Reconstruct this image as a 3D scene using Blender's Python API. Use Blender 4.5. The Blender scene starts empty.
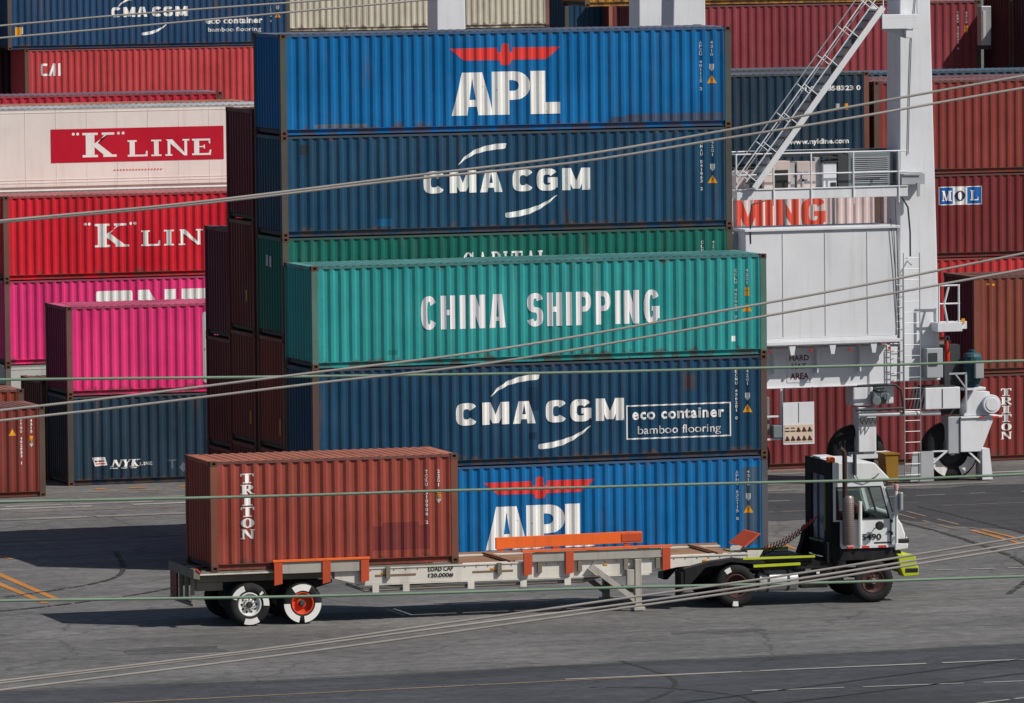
import bpy, math, random
from mathutils import Matrix, Vector

random.seed(7)
S = bpy.context.scene
COL = S.collection
PI = math.pi

# ---------------------------------------------------------------- camera
cam_data = bpy.data.cameras.new("camera")
cam = bpy.data.objects.new("camera", cam_data)
COL.objects.link(cam)
r_ = Vector((0.94967239, -0.31306237, -0.01069158))
u_ = Vector((0.03078688, 0.05931652, 0.99776436))
f_ = Vector((0.31172829, 0.94787842, -0.06596947))
m = Matrix(((r_.x, u_.x, -f_.x, -54.53278), (r_.y, u_.y, -f_.y, -181.93918),
            (r_.z, u_.z, -f_.z, 18.13102), (0, 0, 0, 1)))
cam.matrix_world = m
cam_data.sensor_width = 36.0
cam_data.lens = 265.6976
cam_data.clip_start = 1.0
cam_data.clip_end = 6000.0
S.camera = cam

# ---------------------------------------------------------------- sky and sun
SUN_DIR = Vector((0.765, -0.635, 1.0)).normalized()          # towards the sun
world = bpy.data.worlds.new("World")
S.world = world
world.use_nodes = True
wn = world.node_tree.nodes
wl = world.node_tree.links
bg = wn["Background"]
sky = wn.new("ShaderNodeTexSky")
sky.sky_type = 'NISHITA'
sky.sun_disc = False
sky.sun_elevation = math.asin(SUN_DIR.z)
sky.sun_rotation = math.atan2(SUN_DIR.x, SUN_DIR.y)
sky.air_density = 1.0
sky.dust_density = 1.5
wl.new(sky.outputs[0], bg.inputs[0])
bg.inputs[1].default_value = 0.055
sun_data = bpy.data.lights.new("sun", 'SUN')
sun_data.energy = 4.2
sun_data.angle = math.radians(0.5)
sun_data.color = (1.0, 0.95, 0.87)
sun = bpy.data.objects.new("sun", sun_data)
sun.rotation_euler = SUN_DIR.to_track_quat('Z', 'Y').to_euler()
COL.objects.link(sun)
S.view_settings.view_transform = 'Standard'
S.view_settings.look = 'None'
S.view_settings.exposure = 0.0
S.view_settings.gamma = 1.0
S.view_settings.use_curve_mapping = False


# ---------------------------------------------------------------- object helpers
def link(o):
    COL.objects.link(o)
    return o


def tag(o, label=None, cat=None, group=None, kind=None):
    if label: o["label"] = label
    if cat: o["category"] = cat
    if group: o["group"] = group
    if kind: o["kind"] = kind
    return o


def thing(name, label, cat, loc=(0, 0, 0), rz=0.0, group=None):
    o = bpy.data.objects.new(name, None)
    o.empty_display_size = 0.3
    o.location = loc
    o.rotation_euler = (0, 0, rz)
    link(o)
    return tag(o, label, cat, group)


def copy_tree(o, parent=None):
    c = o.copy()
    COL.objects.link(c)
    if parent: c.parent = parent
    for ch in list(o.children):
        copy_tree(ch, c)
    return c


class MB:
    """collects faces and links them as one mesh object"""

    def __init__(self):
        self.v = []
        self.f = []

    def face(self, pts):
        n = len(self.v)
        self.v += [tuple(p) for p in pts]
        self.f.append(tuple(range(n, n + len(pts))))
        return self

    def box(self, x0, x1, y0, y1, z0, z1):
        n = len(self.v)
        self.v += [(x0, y0, z0), (x1, y0, z0), (x1, y1, z0), (x0, y1, z0),
                   (x0, y0, z1), (x1, y0, z1), (x1, y1, z1), (x0, y1, z1)]
        for q in ((0, 3, 2, 1), (4, 5, 6, 7), (0, 1, 5, 4), (1, 2, 6, 5), (2, 3, 7, 6), (3, 0, 4, 7)):
            self.f.append(tuple(n + i for i in q))
        return self

    def prism(self, prof, y0, y1):
        """profile in (x, z), counter-clockwise seen from -y, extruded along y"""
        n = len(self.v)
        k = len(prof)
        self.v += [(x, y0, z) for x, z in prof] + [(x, y1, z) for x, z in prof]
        self.f.append(tuple(n + i for i in range(k)))
        self.f.append(tuple(n + k + i for i in reversed(range(k))))
        for i in range(k):
            j = (i + 1) % k
            self.f.append((n + j, n + i, n + k + i, n + k + j))
        return self

    def prism_z(self, prof, z0, z1):
        n = len(self.v)
        k = len(prof)
        self.v += [(x, y, z0) for x, y in prof] + [(x, y, z1) for x, y in prof]
        self.f.append(tuple(n + i for i in reversed(range(k))))
        self.f.append(tuple(n + k + i for i in range(k)))
        for i in range(k):
            j = (i + 1) % k
            self.f.append((n + i, n + j, n + k + j, n + k + i))
        return self

    def tube(self, pts, r, n=8, caps=True):
        pts = [Vector(p) for p in pts]
        rings = []
        up = Vector((0, 0, 1))
        prev = None
        for i, p in enumerate(pts):
            a = pts[max(i - 1, 0)]
            b = pts[min(i + 1, len(pts) - 1)]
            d = (b - a).normalized()
            if prev is None:
                ref = up if abs(d.dot(up)) < 0.9 else Vector((1, 0, 0))
                e1 = d.cross(ref).normalized()
            else:
                e1 = (prev - d * prev.dot(d)).normalized()
            prev = e1
            e2 = d.cross(e1)
            rr = r[i] if isinstance(r, (list, tuple)) else r
            base = len(self.v)
            for k in range(n):
                t = 2 * PI * k / n
                self.v.append(tuple(p + (e1 * math.cos(t) + e2 * math.sin(t)) * rr))
            rings.append(base)
        for a, b in zip(rings, rings[1:]):
            for k in range(n):
                l = (k + 1) % n
                self.f.append((a + k, b + k, b + l, a + l))
        if caps:
            self.f.append(tuple(rings[0] + k for k in range(n)))
            self.f.append(tuple(rings[-1] + k for k in reversed(range(n))))
        return self

    def bar(self, a, b, w, h):
        """square bar from a to b, w across (level), h tall"""
        a = Vector(a); b = Vector(b)
        d = (b - a).normalized()
        s = d.cross(Vector((0, 0, 1)))
        s = s.normalized() if s.length > 1e-4 else Vector((0, 1, 0))
        t = s.cross(d)
        n = len(self.v)
        for p in (a, b):
            for i, j in ((-1, -1), (1, -1), (1, 1), (-1, 1)):
                self.v.append(tuple(p + s * (i * w / 2) + t * (j * h / 2)))
        for q in ((0, 1, 2, 3), (7, 6, 5, 4), (0, 4, 5, 1), (1, 5, 6, 2), (2, 6, 7, 3), (3, 7, 4, 0)):
            self.f.append(tuple(n + i for i in q))
        return self

    def lathe(self, c, prof, n=28, axis='y'):
        """profile of (radius, offset along the axis)"""
        base = len(self.v)
        k = len(prof)
        for i in range(n):
            t = 2 * PI * i / n
            for rr, o in prof:
                if axis == 'y':
                    self.v.append((c[0] + rr * math.cos(t), c[1] + o, c[2] + rr * math.sin(t)))
                elif axis == 'z':
                    self.v.append((c[0] + rr * math.cos(t), c[1] + rr * math.sin(t), c[2] + o))
                else:
                    self.v.append((c[0] + o, c[1] + rr * math.cos(t), c[2] + rr * math.sin(t)))
        for i in range(n):
            j = (i + 1) % n
            for q in range(k - 1):
                self.f.append((base + i * k + q, base + i * k + q + 1, base + j * k + q + 1, base + j * k + q))
        return self

    def sector(self, c, r0, r1, a0, a1, off, n=10):
        """flat ring sector facing -y (degrees), lying at c.y + off"""
        for i in range(n):
            t0 = math.radians(a0 + (a1 - a0) * i / n)
            t1 = math.radians(a0 + (a1 - a0) * (i + 1) / n)
            self.face([(c[0] + r0 * math.cos(t0), c[1] + off, c[2] + r0 * math.sin(t0)),
                       (c[0] + r0 * math.cos(t1), c[1] + off, c[2] + r0 * math.sin(t1)),
                       (c[0] + r1 * math.cos(t1), c[1] + off, c[2] + r1 * math.sin(t1)),
                       (c[0] + r1 * math.cos(t0), c[1] + off, c[2] + r1 * math.sin(t0))])
        return self

    def pocket(self, o, eu, ev, n, w, h, pw, ph, depth):
        """a w x h face with a pw x ph hole sunk into it"""
        o = Vector(o); eu = Vector(eu); ev = Vector(ev); n = Vector(n)
        O = [o, o + eu * w, o + eu * w + ev * h, o + ev * h]
        c = o + eu * (w / 2) + ev * (h / 2)
        I = [c - eu * (pw / 2) - ev * (ph / 2), c + eu * (pw / 2) - ev * (ph / 2),
             c + eu * (pw / 2) + ev * (ph / 2), c - eu * (pw / 2) + ev * (ph / 2)]
        D = [p - n * depth for p in I]
        for i in range(4):
            j = (i + 1) % 4
            self.face([O[i], O[j], I[j], I[i]])
            self.face([I[i], I[j], D[j], D[i]])
        self.face(D)
        return self

    def mesh(self, name, material=None, smooth=False):
        me = bpy.data.meshes.new(name)
        me.from_pydata(self.v, [], self.f)
        me.update()
        if material: me.materials.append(material)
        if smooth:
            me.polygons.foreach_set("use_smooth", [True] * len(me.polygons))
        return me

    def pieces(self):
        """far-apart pieces of what was collected, each as an MB of its own (largest first)"""
        import numpy as np
        n = len(self.v)
        root = list(range(n))

        def find(a):
            while root[a] != a:
                root[a] = root[root[a]]
                a = root[a]
            return a
        for f in self.f:
            r0 = find(f[0])
            for i in f[1:]:
                root[find(i)] = r0
        ids = {}
        isl = [ids.setdefault(find(i), len(ids)) for i in range(n)]
        k = len(ids)
        if k < 2 or k > 700: return [self]
        co = np.array(self.v, dtype=float)
        isl = np.array(isl)
        lo = np.full((k, 3), np.inf); hi = np.full((k, 3), -np.inf)
        np.minimum.at(lo, isl, co); np.maximum.at(hi, isl, co)
        size = (hi - lo).max(axis=1)
        gap = np.maximum(0, np.maximum(lo[:, None] - hi[None], lo[None] - hi[:, None]))
        near = np.sqrt((gap ** 2).sum(axis=2)) <= np.maximum(0.02, 0.5 * np.maximum(size[:, None], size[None]))
        part = [-1] * k
        m = 0
        for s in range(k):
            if part[s] >= 0: continue
            todo = [s]; part[s] = m
            while todo:
                for t in np.nonzero(near[todo.pop()])[0]:
                    if part[t] < 0:
                        part[t] = m; todo.append(int(t))
            m += 1
        if m == 1: return [self]
        out = []
        for q in range(m):
            mb = MB(); mp = {}
            for f in self.f:
                if part[isl[f[0]]] != q: continue
                g = []
                for i in f:
                    if i not in mp:
                        mp[i] = len(mb.v); mb.v.append(self.v[i])
                    g.append(mp[i])
                mb.f.append(tuple(g))
            out.append(mb)
        out.sort(key=lambda b: -len(b.v))
        return out

    def build(self, name, material=None, parent=None, smooth=False, bevel=0.0, split=True):
        if split and name not in ("bolt_hole", "wheel_nut", "tread", "louvre", "pictogram", "guard_holes", "ground_line", "tar_seam"):
            ps = self.pieces()
            if len(ps) > 1:
                return [b.build(name, material, parent, smooth, bevel, False) for b in ps][0]
        o = bpy.data.objects.new(name, self.mesh(name, material, smooth))
        link(o)
        if parent: o.parent = parent
        if smooth:
            md = o.modifiers.new("weld", 'WELD')
            md.merge_threshold = 0.0004
            es = o.modifiers.new("edges", 'EDGE_SPLIT')
            es.split_angle = math.radians(35)
        if bevel:
            md = o.modifiers.new("bevel", 'BEVEL')
            md.width = bevel
            md.segments = 2
            md.limit_method = 'ANGLE'
        return o


# ---------------------------------------------------------------- materials
def nt(name):
    ma = bpy.data.materials.new(name)
    ma.use_nodes = True
    t = ma.node_tree
    return ma, t.nodes, t.links, t.nodes["Principled BSDF"]


def ramp(n, lo, hi, c0=0.0, c1=1.0):
    x = n.new("ShaderNodeMapRange")
    x.inputs[1].default_value = lo
    x.inputs[2].default_value = hi
    x.inputs[3].default_value = c0
    x.inputs[4].default_value = c1
    return x


def mixc(n, l, fac, a, b):
    x = n.new("ShaderNodeMix")
    x.data_type = 'RGBA'
    for sock, val in ((x.inputs[0], fac), (x.inputs[6], a), (x.inputs[7], b)):
        if hasattr(val, "is_output") or hasattr(val, "links"):
            l.new(val, sock)
        else:
            sock.default_value = val if isinstance(val, float) else (*val, 1.0)
    return x.outputs[2]


def weathered(name, rgb, rough=0.5, vary=0.18, dirt=0.22, rust=0.25, dirt_rgb=(0.09, 0.075, 0.06),
              rust_rgb=(0.13, 0.05, 0.022), metal=0.0, bump=0.12, scale=1.0, chalk=0.0, scuff=0.25,
              streaks=0.0, height=0.0, chips=0.0):
    """painted steel: faded patches, vertical run-off streaks, scuffs and rust spots"""
    ma, n, l, p = nt(name)
    tc = n.new("ShaderNodeTexCoord")
    off = (random.uniform(-50, 50), random.uniform(-50, 50), random.uniform(-50, 50))

    def noise(sc, detail, stretch=(1, 1, 1), roughness=0.55):
        mp = n.new("ShaderNodeMapping")
        mp.inputs[1].default_value = off
        mp.inputs[3].default_value = stretch
        l.new(tc.outputs["Object"], mp.inputs[0])
        no = n.new("ShaderNodeTexNoise")
        no.inputs["Scale"].default_value = sc * scale
        no.inputs["Detail"].default_value = detail
        no.inputs["Roughness"].default_value = roughness
        l.new(mp.outputs[0], no.inputs[0])
        return no.outputs[0]

    fade = noise(0.55, 5)
    r1 = ramp(n, 0.3, 0.7)
    l.new(fade, r1.inputs[0])
    dark = tuple(c * (1 - vary) for c in rgb)
    g = sum(rgb) / 3
    lite = tuple(min(0.9, c * (1 + vary * 0.6) + chalk * (g + 0.08) * 0.35) for c in rgb)
    base = mixc(n, l, r1.outputs[0], dark, lite)
    st = noise(5.0, 4, (1, 1, 0.09))
    r2 = ramp(n, 0.52, 0.78, 0.0, dirt)
    l.new(st, r2.inputs[0])
    base = mixc(n, l, r2.outputs[0], base, dirt_rgb)
    sc = noise(1.7, 6, (1.0, 1.0, 0.6), 0.7)
    r4 = ramp(n, 0.60, 0.75, 0.0, scuff)
    l.new(sc, r4.inputs[0])
    base = mixc(n, l, r4.outputs[0], base, tuple(0.55 * c + 0.45 * d for c, d in zip(rgb, (0.14, 0.13, 0.12))))
    ru = noise(4.5, 7, (1, 1, 0.75), 0.65)
    lo = 0.80 - 0.16 * rust
    r3 = ramp(n, lo, lo + 0.05)
    l.new(ru, r3.inputs[0])
    base = mixc(n, l, r3.outputs[0], base, rust_rgb)
    if streaks:
        # rust running down from the seams, in a few places only
        s1 = noise(7.0, 3, (1, 1, 0.05))
        s2 = noise(0.45, 3)
        ra = ramp(n, 0.56, 0.70); l.new(s1, ra.inputs[0])
        rb = ramp(n, 0.48, 0.62); l.new(s2, rb.inputs[0])
        mm = n.new("ShaderNodeMath"); mm.operation = 'MULTIPLY'
        l.new(ra.outputs[0], mm.inputs[0]); l.new(rb.outputs[0], mm.inputs[1])
        m2 = n.new("ShaderNodeMath"); m2.operation = 'MULTIPLY'
        l.new(mm.outputs[0], m2.inputs[0]); m2.inputs[1].default_value = streaks
        base = mixc(n, l, m2.outputs[0], base, (0.15, 0.07, 0.035))
        # faded, chalky panels between the ribs
        s3 = noise(1.1, 2, (1, 1, 0.12))
        rc = ramp(n, 0.5, 0.66, 0.0, 0.30); l.new(s3, rc.inputs[0])
        base = mixc(n, l, rc.outputs[0], base, tuple(min(.9, c * 1.25 + 0.005) for c in rgb))
        s4 = noise(0.9, 2, (1, 1, 0.1))
        rd = ramp(n, 0.52, 0.66, 0.0, 0.35); l.new(s4, rd.inputs[0])
        base = mixc(n, l, rd.outputs[0], base, tuple(c * 0.6 + 0.004 for c in rgb))
    if height:
        # scraped and rusty along the lower and upper seams
        sx = n.new("ShaderNodeSeparateXYZ")
        l.new(tc.outputs["Object"], sx.inputs[0])
        e1 = ramp(n, 0.14, 0.42, 0.26, 0.0); l.new(sx.outputs[2], e1.inputs[0])
        e2 = ramp(n, height - 0.30, height - 0.07, 0.0, 0.20); l.new(sx.outputs[2], e2.inputs[0])
        ad = n.new("ShaderNodeMath"); ad.operation = 'ADD'
        l.new(e1.outputs[0], ad.inputs[0]); l.new(e2.outputs[0], ad.inputs[1])
        ee = noise(3.2, 8, (1, 1, 0.8), 0.7)
        a2 = n.new("ShaderNodeMath"); a2.operation = 'ADD'
        l.new(ad.outputs[0], a2.inputs[0]); l.new(ee, a2.inputs[1])
        e3 = ramp(n, 0.71, 0.80, 0.0, 0.7); l.new(a2.outputs[0], e3.inputs[0])
        base = mixc(n, l, e3.outputs[0], base, (0.105, 0.062, 0.045))
    if chips:
        ch = noise(6.5, 8, (1, 1, 0.8), 0.72)
        rch = ramp(n, 0.72 - 0.10 * chips, 0.75 - 0.10 * chips, 1.0, 0.0); l.new(ch, rch.inputs[0])
        l.new(rch.outputs[0], p.inputs["Alpha"])
    l.new(base, p.inputs["Base Color"])
    rr = ramp(n, 0.3, 0.7, max(0.1, rough - 0.1), min(1, rough + 0.15))
    l.new(fade, rr.inputs[0])
    l.new(rr.outputs[0], p.inputs["Roughness"])
    p.inputs["Metallic"].default_value = metal
    p.inputs["Specular IOR Level"].default_value = 0.22
    if bump:
        b = n.new("ShaderNodeBump")
        b.inputs["Strength"].default_value = bump
        b.inputs["Distance"].default_value = 0.05
        dn = noise(1.6, 3) if not streaks else noise(1.9, 3, (1, 1, 0.55))
        l.new(dn, b.inputs["Height"])
        l.new(b.outputs[0], p.inputs["Normal"])
    return ma


def plain(name, rgb, rough=0.5, metal=0.0, spec=None):
    ma, n, l, p = nt(name)
    p.inputs["Base Color"].default_value = (*rgb, 1)
    p.inputs["Roughness"].default_value = rough
    p.inputs["Metallic"].default_value = metal
    return ma


def asphalt(name, rgb, contrast=0.35, worn_edge=None):
    ma, n, l, p = nt(name)
    tc = n.new("ShaderNodeTexCoord")

    def noise(sc, detail, stretch=(1, 1, 1), rz=0.0, ro=0.6):
        mp = n.new("ShaderNodeMapping")
        mp.inputs[1].default_value = (random.uniform(-40, 40), random.uniform(-40, 40), 0)
        mp.inputs[2].default_value = (0, 0, rz)
        mp.inputs[3].default_value = stretch
        l.new(tc.outputs["Object"], mp.inputs[0])
        no = n.new("ShaderNodeTexNoise")
        no.inputs["Scale"].default_value = sc
        no.inputs["Detail"].default_value = detail
        no.inputs["Roughness"].default_value = ro
        l.new(mp.outputs[0], no.inputs[0])
        return no.outputs[0]

    a = noise(0.16, 7)
    r = ramp(n, 0.32, 0.68)
    l.new(a, r.inputs[0])
    base = mixc(n, l, r.outputs[0], tuple(c * (1 - contrast) for c in rgb), tuple(c * (1 + contrast * 0.8) for c in rgb))
    # worn wheel tracks running along the lanes
    t = noise(0.9, 5, (0.05, 1.0, 1), 0.02)
    r2 = ramp(n, 0.46, 0.70, 0.0, 0.62)
    l.new(t, r2.inputs[0])
    base = mixc(n, l, r2.outputs[0], base, tuple(c * 0.52 for c in rgb))
    # long crossing tyre scrubs
    t2 = noise(1.1, 3, (0.06, 1.3, 1), -0.35)
    r5 = ramp(n, 0.60, 0.70, 0.0, 0.35)
    l.new(t2, r5.inputs[0])
    base = mixc(n, l, r5.outputs[0], base, tuple(c * 0.6 for c in rgb))
    # fine lengthwise scuffing
    t3 = noise(2.6, 6, (0.10, 1.0, 1), 0.0, 0.7)
    r7 = ramp(n, 0.50, 0.70, 0.0, 0.55)
    l.new(t3, r7.inputs[0])
    base = mixc(n, l, r7.outputs[0], base, tuple(c * 0.55 for c in rgb))
    t4 = noise(2.2, 6, (0.12, 1.0, 1), 0.05, 0.7)
    r8 = ramp(n, 0.56, 0.74, 0.0, 0.5)
    l.new(t4, r8.inputs[0])
    base = mixc(n, l, r8.outputs[0], base, tuple(c * 1.6 for c in rgb))
    # cracks
    vo = n.new("ShaderNodeTexVoronoi")
    vo.feature = 'DISTANCE_TO_EDGE'
    vo.inputs["Scale"].default_value = 0.16
    wob = n.new("ShaderNodeMix"); wob.data_type = 'RGBA'; wob.blend_type = 'ADD'; wob.inputs[0].default_value = 1.0
    nz = n.new("ShaderNodeTexNoise"); nz.inputs["Scale"].default_value = 0.8; nz.inputs["Detail"].default_value = 5
    l.new(tc.outputs["Object"], nz.inputs[0])
    l.new(tc.outputs["Object"], wob.inputs[6]); l.new(nz.outputs["Color"], wob.inputs[7])
    l.new(wob.outputs[2], vo.inputs["Vector"])
    r9 = ramp(n, 0.002, 0.010, 0.42, 0.0)
    l.new(vo.outputs["Distance"], r9.inputs[0])
    base = mixc(n, l, r9.outputs[0], base, (0.02, 0.02, 0.022))
    # pale dusty patches
    d = noise(0.55, 8, (0.35, 1.0, 1), 0.0, 0.7)
    r3 = ramp(n, 0.56, 0.74, 0.0, 0.45)
    l.new(d, r3.inputs[0])
    base = mixc(n, l, r3.outputs[0], base, (rgb[0] * 1.75, rgb[1] * 1.68, rgb[2] * 1.58))
    # oil drips
    o = noise(1.3, 5, (0.6, 1, 1), 0.4)
    r4 = ramp(n, 0.66, 0.73, 0.0, 0.6)
    l.new(o, r4.inputs[0])
    base = mixc(n, l, r4.outputs[0], base, (0.018, 0.018, 0.02))
    # aggregate and small blotches
    g = noise(2.6, 9, (1, 1, 1), 0.0, 0.75)
    r6 = ramp(n, 0.3, 0.7, 0.58, 1.42)
    l.new(g, r6.inputs[0])
    mul = n.new("ShaderNodeMix")
    mul.data_type = 'RGBA'
    mul.blend_type = 'MULTIPLY'
    mul.inputs[0].default_value = 1.0
    l.new(base, mul.inputs[6])
    cb = n.new("ShaderNodeCombineColor")
    for i in range(3): l.new(r6.outputs[0], cb.inputs[i])
    l.new(cb.outputs[0], mul.inputs[7])
    l.new(mul.outputs[2], p.inputs["Base Color"])
    p.inputs["Roughness"].default_value = 0.85
    if worn_edge:
        # the newer surface is worn through along its edge
        sx = n.new("ShaderNodeSeparateXYZ")
        l.new(tc.outputs["Object"], sx.inputs[0])
        e = ramp(n, worn_edge[0], worn_edge[1], 0.75, -0.25)
        l.new(sx.outputs[1], e.inputs[0])
        ad = n.new("ShaderNodeMath"); ad.operation = 'ADD'
        l.new(e.outputs[0], ad.inputs[0]); l.new(noise(0.9, 8, (0.12, 1, 1), 0.02, 0.75), ad.inputs[1])
        al = ramp(n, 0.46, 0.74); l.new(ad.outputs[0], al.inputs[0])
        l.new(al.outputs[0], p.inputs["Alpha"])
    b = n.new("ShaderNodeBump")
    b.inputs["Strength"].default_value = 0.5
    b.inputs["Distance"].default_value = 0.02
    l.new(noise(4.0, 8), b.inputs["Height"])
    l.new(b.outputs[0], p.inputs["Normal"])
    return ma


WHITE = weathered("white_lettering_paint", (0.84, 0.83, 0.81), 0.55, 0.1, 0.22, 0.45, scuff=0.2, bump=0, chips=0.8)
RED_MARK = weathered("red_emblem_paint", (0.72, 0.05, 0.045), 0.5, 0.12, 0.2, 0.1, bump=0)
YELLOW_MARK = weathered("yellow_sticker", (0.75, 0.33, 0.02), 0.5, 0.1, 0.1, 0.0, bump=0)
BLACK_MARK = plain("black_print", (0.015, 0.015, 0.017), 0.6)
GREY_MARK = weathered("grey_sticker", (0.5, 0.5, 0.5), 0.5, 0.1, 0.2, 0.0, bump=0)
BLUE_MARK = weathered("blue_sign_paint", (0.01, 0.11, 0.40), 0.5, 0.1, 0.1, 0.0, bump=0)
STEEL_DARK = weathered("dark_steel", (0.035, 0.036, 0.04), 0.55, 0.3, 0.3, 0.3)
RUSTY = weathered("rusty_casting", (0.12, 0.065, 0.045), 0.8, 0.3, 0.4, 0.7)
GALV = weathered("galvanised_steel", (0.42, 0.43, 0.44), 0.45, 0.15, 0.2, 0.05, metal=0.5, bump=0)

# ---------------------------------------------------------------- lettering (flat polygons in metres)
def rect(a, b, c, d):
    return [(a, b), (c, b), (c, d), (a, d)]


def sarc(cx, cy, rx, ry, tx, ty, a0, a1, n=14, e=2.0):
    """ring sector of a superellipse as quads"""
    out = []

    def pt(t, ax, ay):
        c, s = math.cos(t), math.sin(t)
        return (cx + ax * math.copysign(abs(c) ** (2 / e), c), cy + ay * math.copysign(abs(s) ** (2 / e), s))
    for i in range(n):
        t0 = math.radians(a0 + (a1 - a0) * i / n)
        t1 = math.radians(a0 + (a1 - a0) * (i + 1) / n)
        out.append([pt(t0, rx, ry), pt(t1, rx, ry), pt(t1, rx - tx, ry - ty), pt(t0, rx - tx, ry - ty)])
    return out


def sans(ch, w=0.28, t=0.2, e=3.2):
    if ch == 'C': return sarc(.5, .5, .5, .5, w, t, 32, 328, 22, e)
    if ch == 'O': return sarc(.5, .5, .5, .5, w, t, 0, 360, 28, e)
    if ch == 'G': return sarc(.5, .5, .5, .5, w, t, 32, 340, 22, e) + [rect(.52, .36, 1, .36 + t * .9), rect(1 - w, .14, 1, .40)]
    if ch == 'S':
        ry = (1 + t) / 4
        return sarc(.5, 1 - ry, .5, ry, w, t, 15, 270, 18, e) + sarc(.5, ry, .5, ry, w, t, -165, 90, 18, e)
    if ch == 'I': return [rect(0, 0, 1, 1)]
    if ch == 'H': return [rect(0, 0, w, 1), rect(1 - w, 0, 1, 1), rect(w, .5 - t / 2, 1 - w, .5 + t / 2)]
    if ch == 'N': return [rect(0, 0, w, 1), rect(1 - w, 0, 1, 1), [(0, 1), (1 - w, 0), (1, 0), (w, 1)]]
    if ch == 'M':
        w2 = w * .86
        return [rect(0, 0, w2, 1), rect(1 - w2, 0, 1, 1), [(0, 1), (.5 - w2 * .42, .06), (.5 + w2 * .42, .06), (w2 * 1.1, 1)],
                [(1, 1), (1 - w2 * 1.1, 1), (.5 - w2 * .42, .06), (.5 + w2 * .42, .06)]]
    if ch == 'A':
        ap = w * .68
        return [[(0, 0), (w * 1.02, 0), (.5 + .02, 1), (.5 - ap, 1)], [(1 - w * 1.02, 0), (1, 0), (.5 + ap, 1), (.5 - .02, 1)],
                rect(.24, .2, .76, .2 + t * .8)]
    if ch == 'P':
        h = .60
        return [rect(0, 0, w, 1), rect(w, 1 - t, .5, 1), rect(w, 1 - h, .5, 1 - h + t)] + sarc(.5, 1 - h / 2, .5, h / 2, w, t, -90, 90, 12, 2.4)
    if ch == 'L': return [rect(0, 0, w, 1), rect(w, 0, 1, t)]
    if ch == 'E': return [rect(0, 0, w, 1), rect(w, 0, 1, t), rect(w, .5 - t / 2, .92, .5 + t / 2), rect(w, 1 - t, 1, 1)]
    return []


def serif(ch, w=0.26):
    s = .095
    if ch == 'T': return [rect(.5 - w / 2, 0, .5 + w / 2, .9), rect(0, .9, 1, 1), rect(0, .70, .10, .9), rect(.9, .70, 1, .9), rect(.5 - w, 0, .5 + w, s)]
    if ch == 'I': return [rect(.5 - w * .7, 0, .5 + w * .7, 1), rect(.1, 0, .9, s), rect(.1, 1 - s, .9, 1)]
    if ch == 'L': return [rect(.1, 0, .1 + w, 1), rect(0, 1 - s, .2 + w, 1), rect(0, 0, 1, s * 1.2), [(.88, .09), (1, .09), (1, .34), (.93, .34)]]
    if ch == 'N': return [rect(.08, 0, .08 + w * .45, 1), rect(.92 - w * .45, 0, .92, 1), [(.0, 1), (.92 - w * .5, 0), (.92, 0), (w * 1.1, 1)],
                          rect(-.02, 0, .28, s), rect(.72, 1 - s, 1.02, 1)]
    if ch == 'E': return [rect(.1, 0, .1 + w, 1), rect(0, 0, .95, s * 1.2), rect(0, 1 - s * 1.2, .92, 1), rect(.1 + w, .48, .65, .55), rect(.58, .4, .65, .63),
                          [(.84, .09), (.95, .09), (.98, .32), (.91, .32)], [(.82, .91), (.92, .91), (.93, .7), (.87, .7)]]
    if ch == 'K': return [rect(.1, 0, .1 + w, 1), rect(0, 0, .2 + w, s), rect(0, 1 - s, .2 + w, 1), [(.1 + w, .40), (.1 + w, .56), (.82, .98), (.70, .98)],
                          [(.44, .60), (.30, .48), (.70, .02), (.96, .02)], rect(.58, 1 - s, .96, 1), rect(.62, 0, 1.02, s)]
    if ch == 'R': return serif('P', w) + [[(.42, .5), (.62, .5), (1.0, .03), (.76, .03)], rect(.74, 0, 1.02, s)]
    if ch == 'P': return [rect(.1, 0, .1 + w, 1), rect(0, 0, .2 + w, s), rect(0, 1 - s, .1 + w, 1), rect(.1 + w, .91, .55, 1), rect(.1 + w, .44, .55, .53)] + \
        sarc(.55, .72, .40, .28, w, .09, -90, 90, 10, 2.2)
    if ch == 'O': return sarc(.5, .5, .5, .5, w, .085, 0, 360, 26, 2)
    if ch == 'C': return sarc(.5, .5, .5, .5, w, .085, 38, 322, 22, 2) + [rect(.86, .66, .95, 1)]
    if ch == 'A': return [[(.08, 0), (.20, 0), (.56, 1), (.44, 1)], [(.66, 0), (.66 + w * 1.2, 0), (.58, 1), (.42, 1)], rect(.26, .28, .74, .36),
                          rect(-.02, 0, .32, s), rect(.58, 0, 1.04, s)]
    if ch == 'M': return [rect(.08, 0, .16, 1), rect(.92 - w, 0, .92, 1), [(.05, 1), (.44, .0), (.54, .0), (.30, 1)], [(.72, 1), (.92, 1), (.54, 0), (.44, 0)],
                          rect(-.02, 0, .26, s), rect(.66, 0, 1.02, s), rect(-.02, 1 - s, .2, 1), rect(.82, 1 - s, 1.02, 1)]
    if ch == 'Y': return [rect(.5 - w / 2, 0, .5 + w / 2, .45), [(.5 - w / 2, .4), (.5 + w / 2, .4), (.34, 1), (.06, 1)], [(.42, .4), (.56, .4), (.92, 1), (.80, 1)],
                          rect(.3, 0, .7, s), rect(-.04, 1 - s, .44, 1), rect(.68, 1 - s, 1.04, 1)]
    return []


def fit(polys, u0, v0, u1, v1, shear=0.0):
    return [[(u0 + (x + shear * y) * (u1 - u0), v0 + y * (v1 - v0)) for x, y in p] for p in polys]


def glyph(ch, u0, v0, u1, v1, style='sans', shear=0.0, **k):
    return fit(serif(ch, **k) if style == 'serif' else sans(ch, **k), u0, v0, u1, v1, shear)


_text_cache = {}


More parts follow.
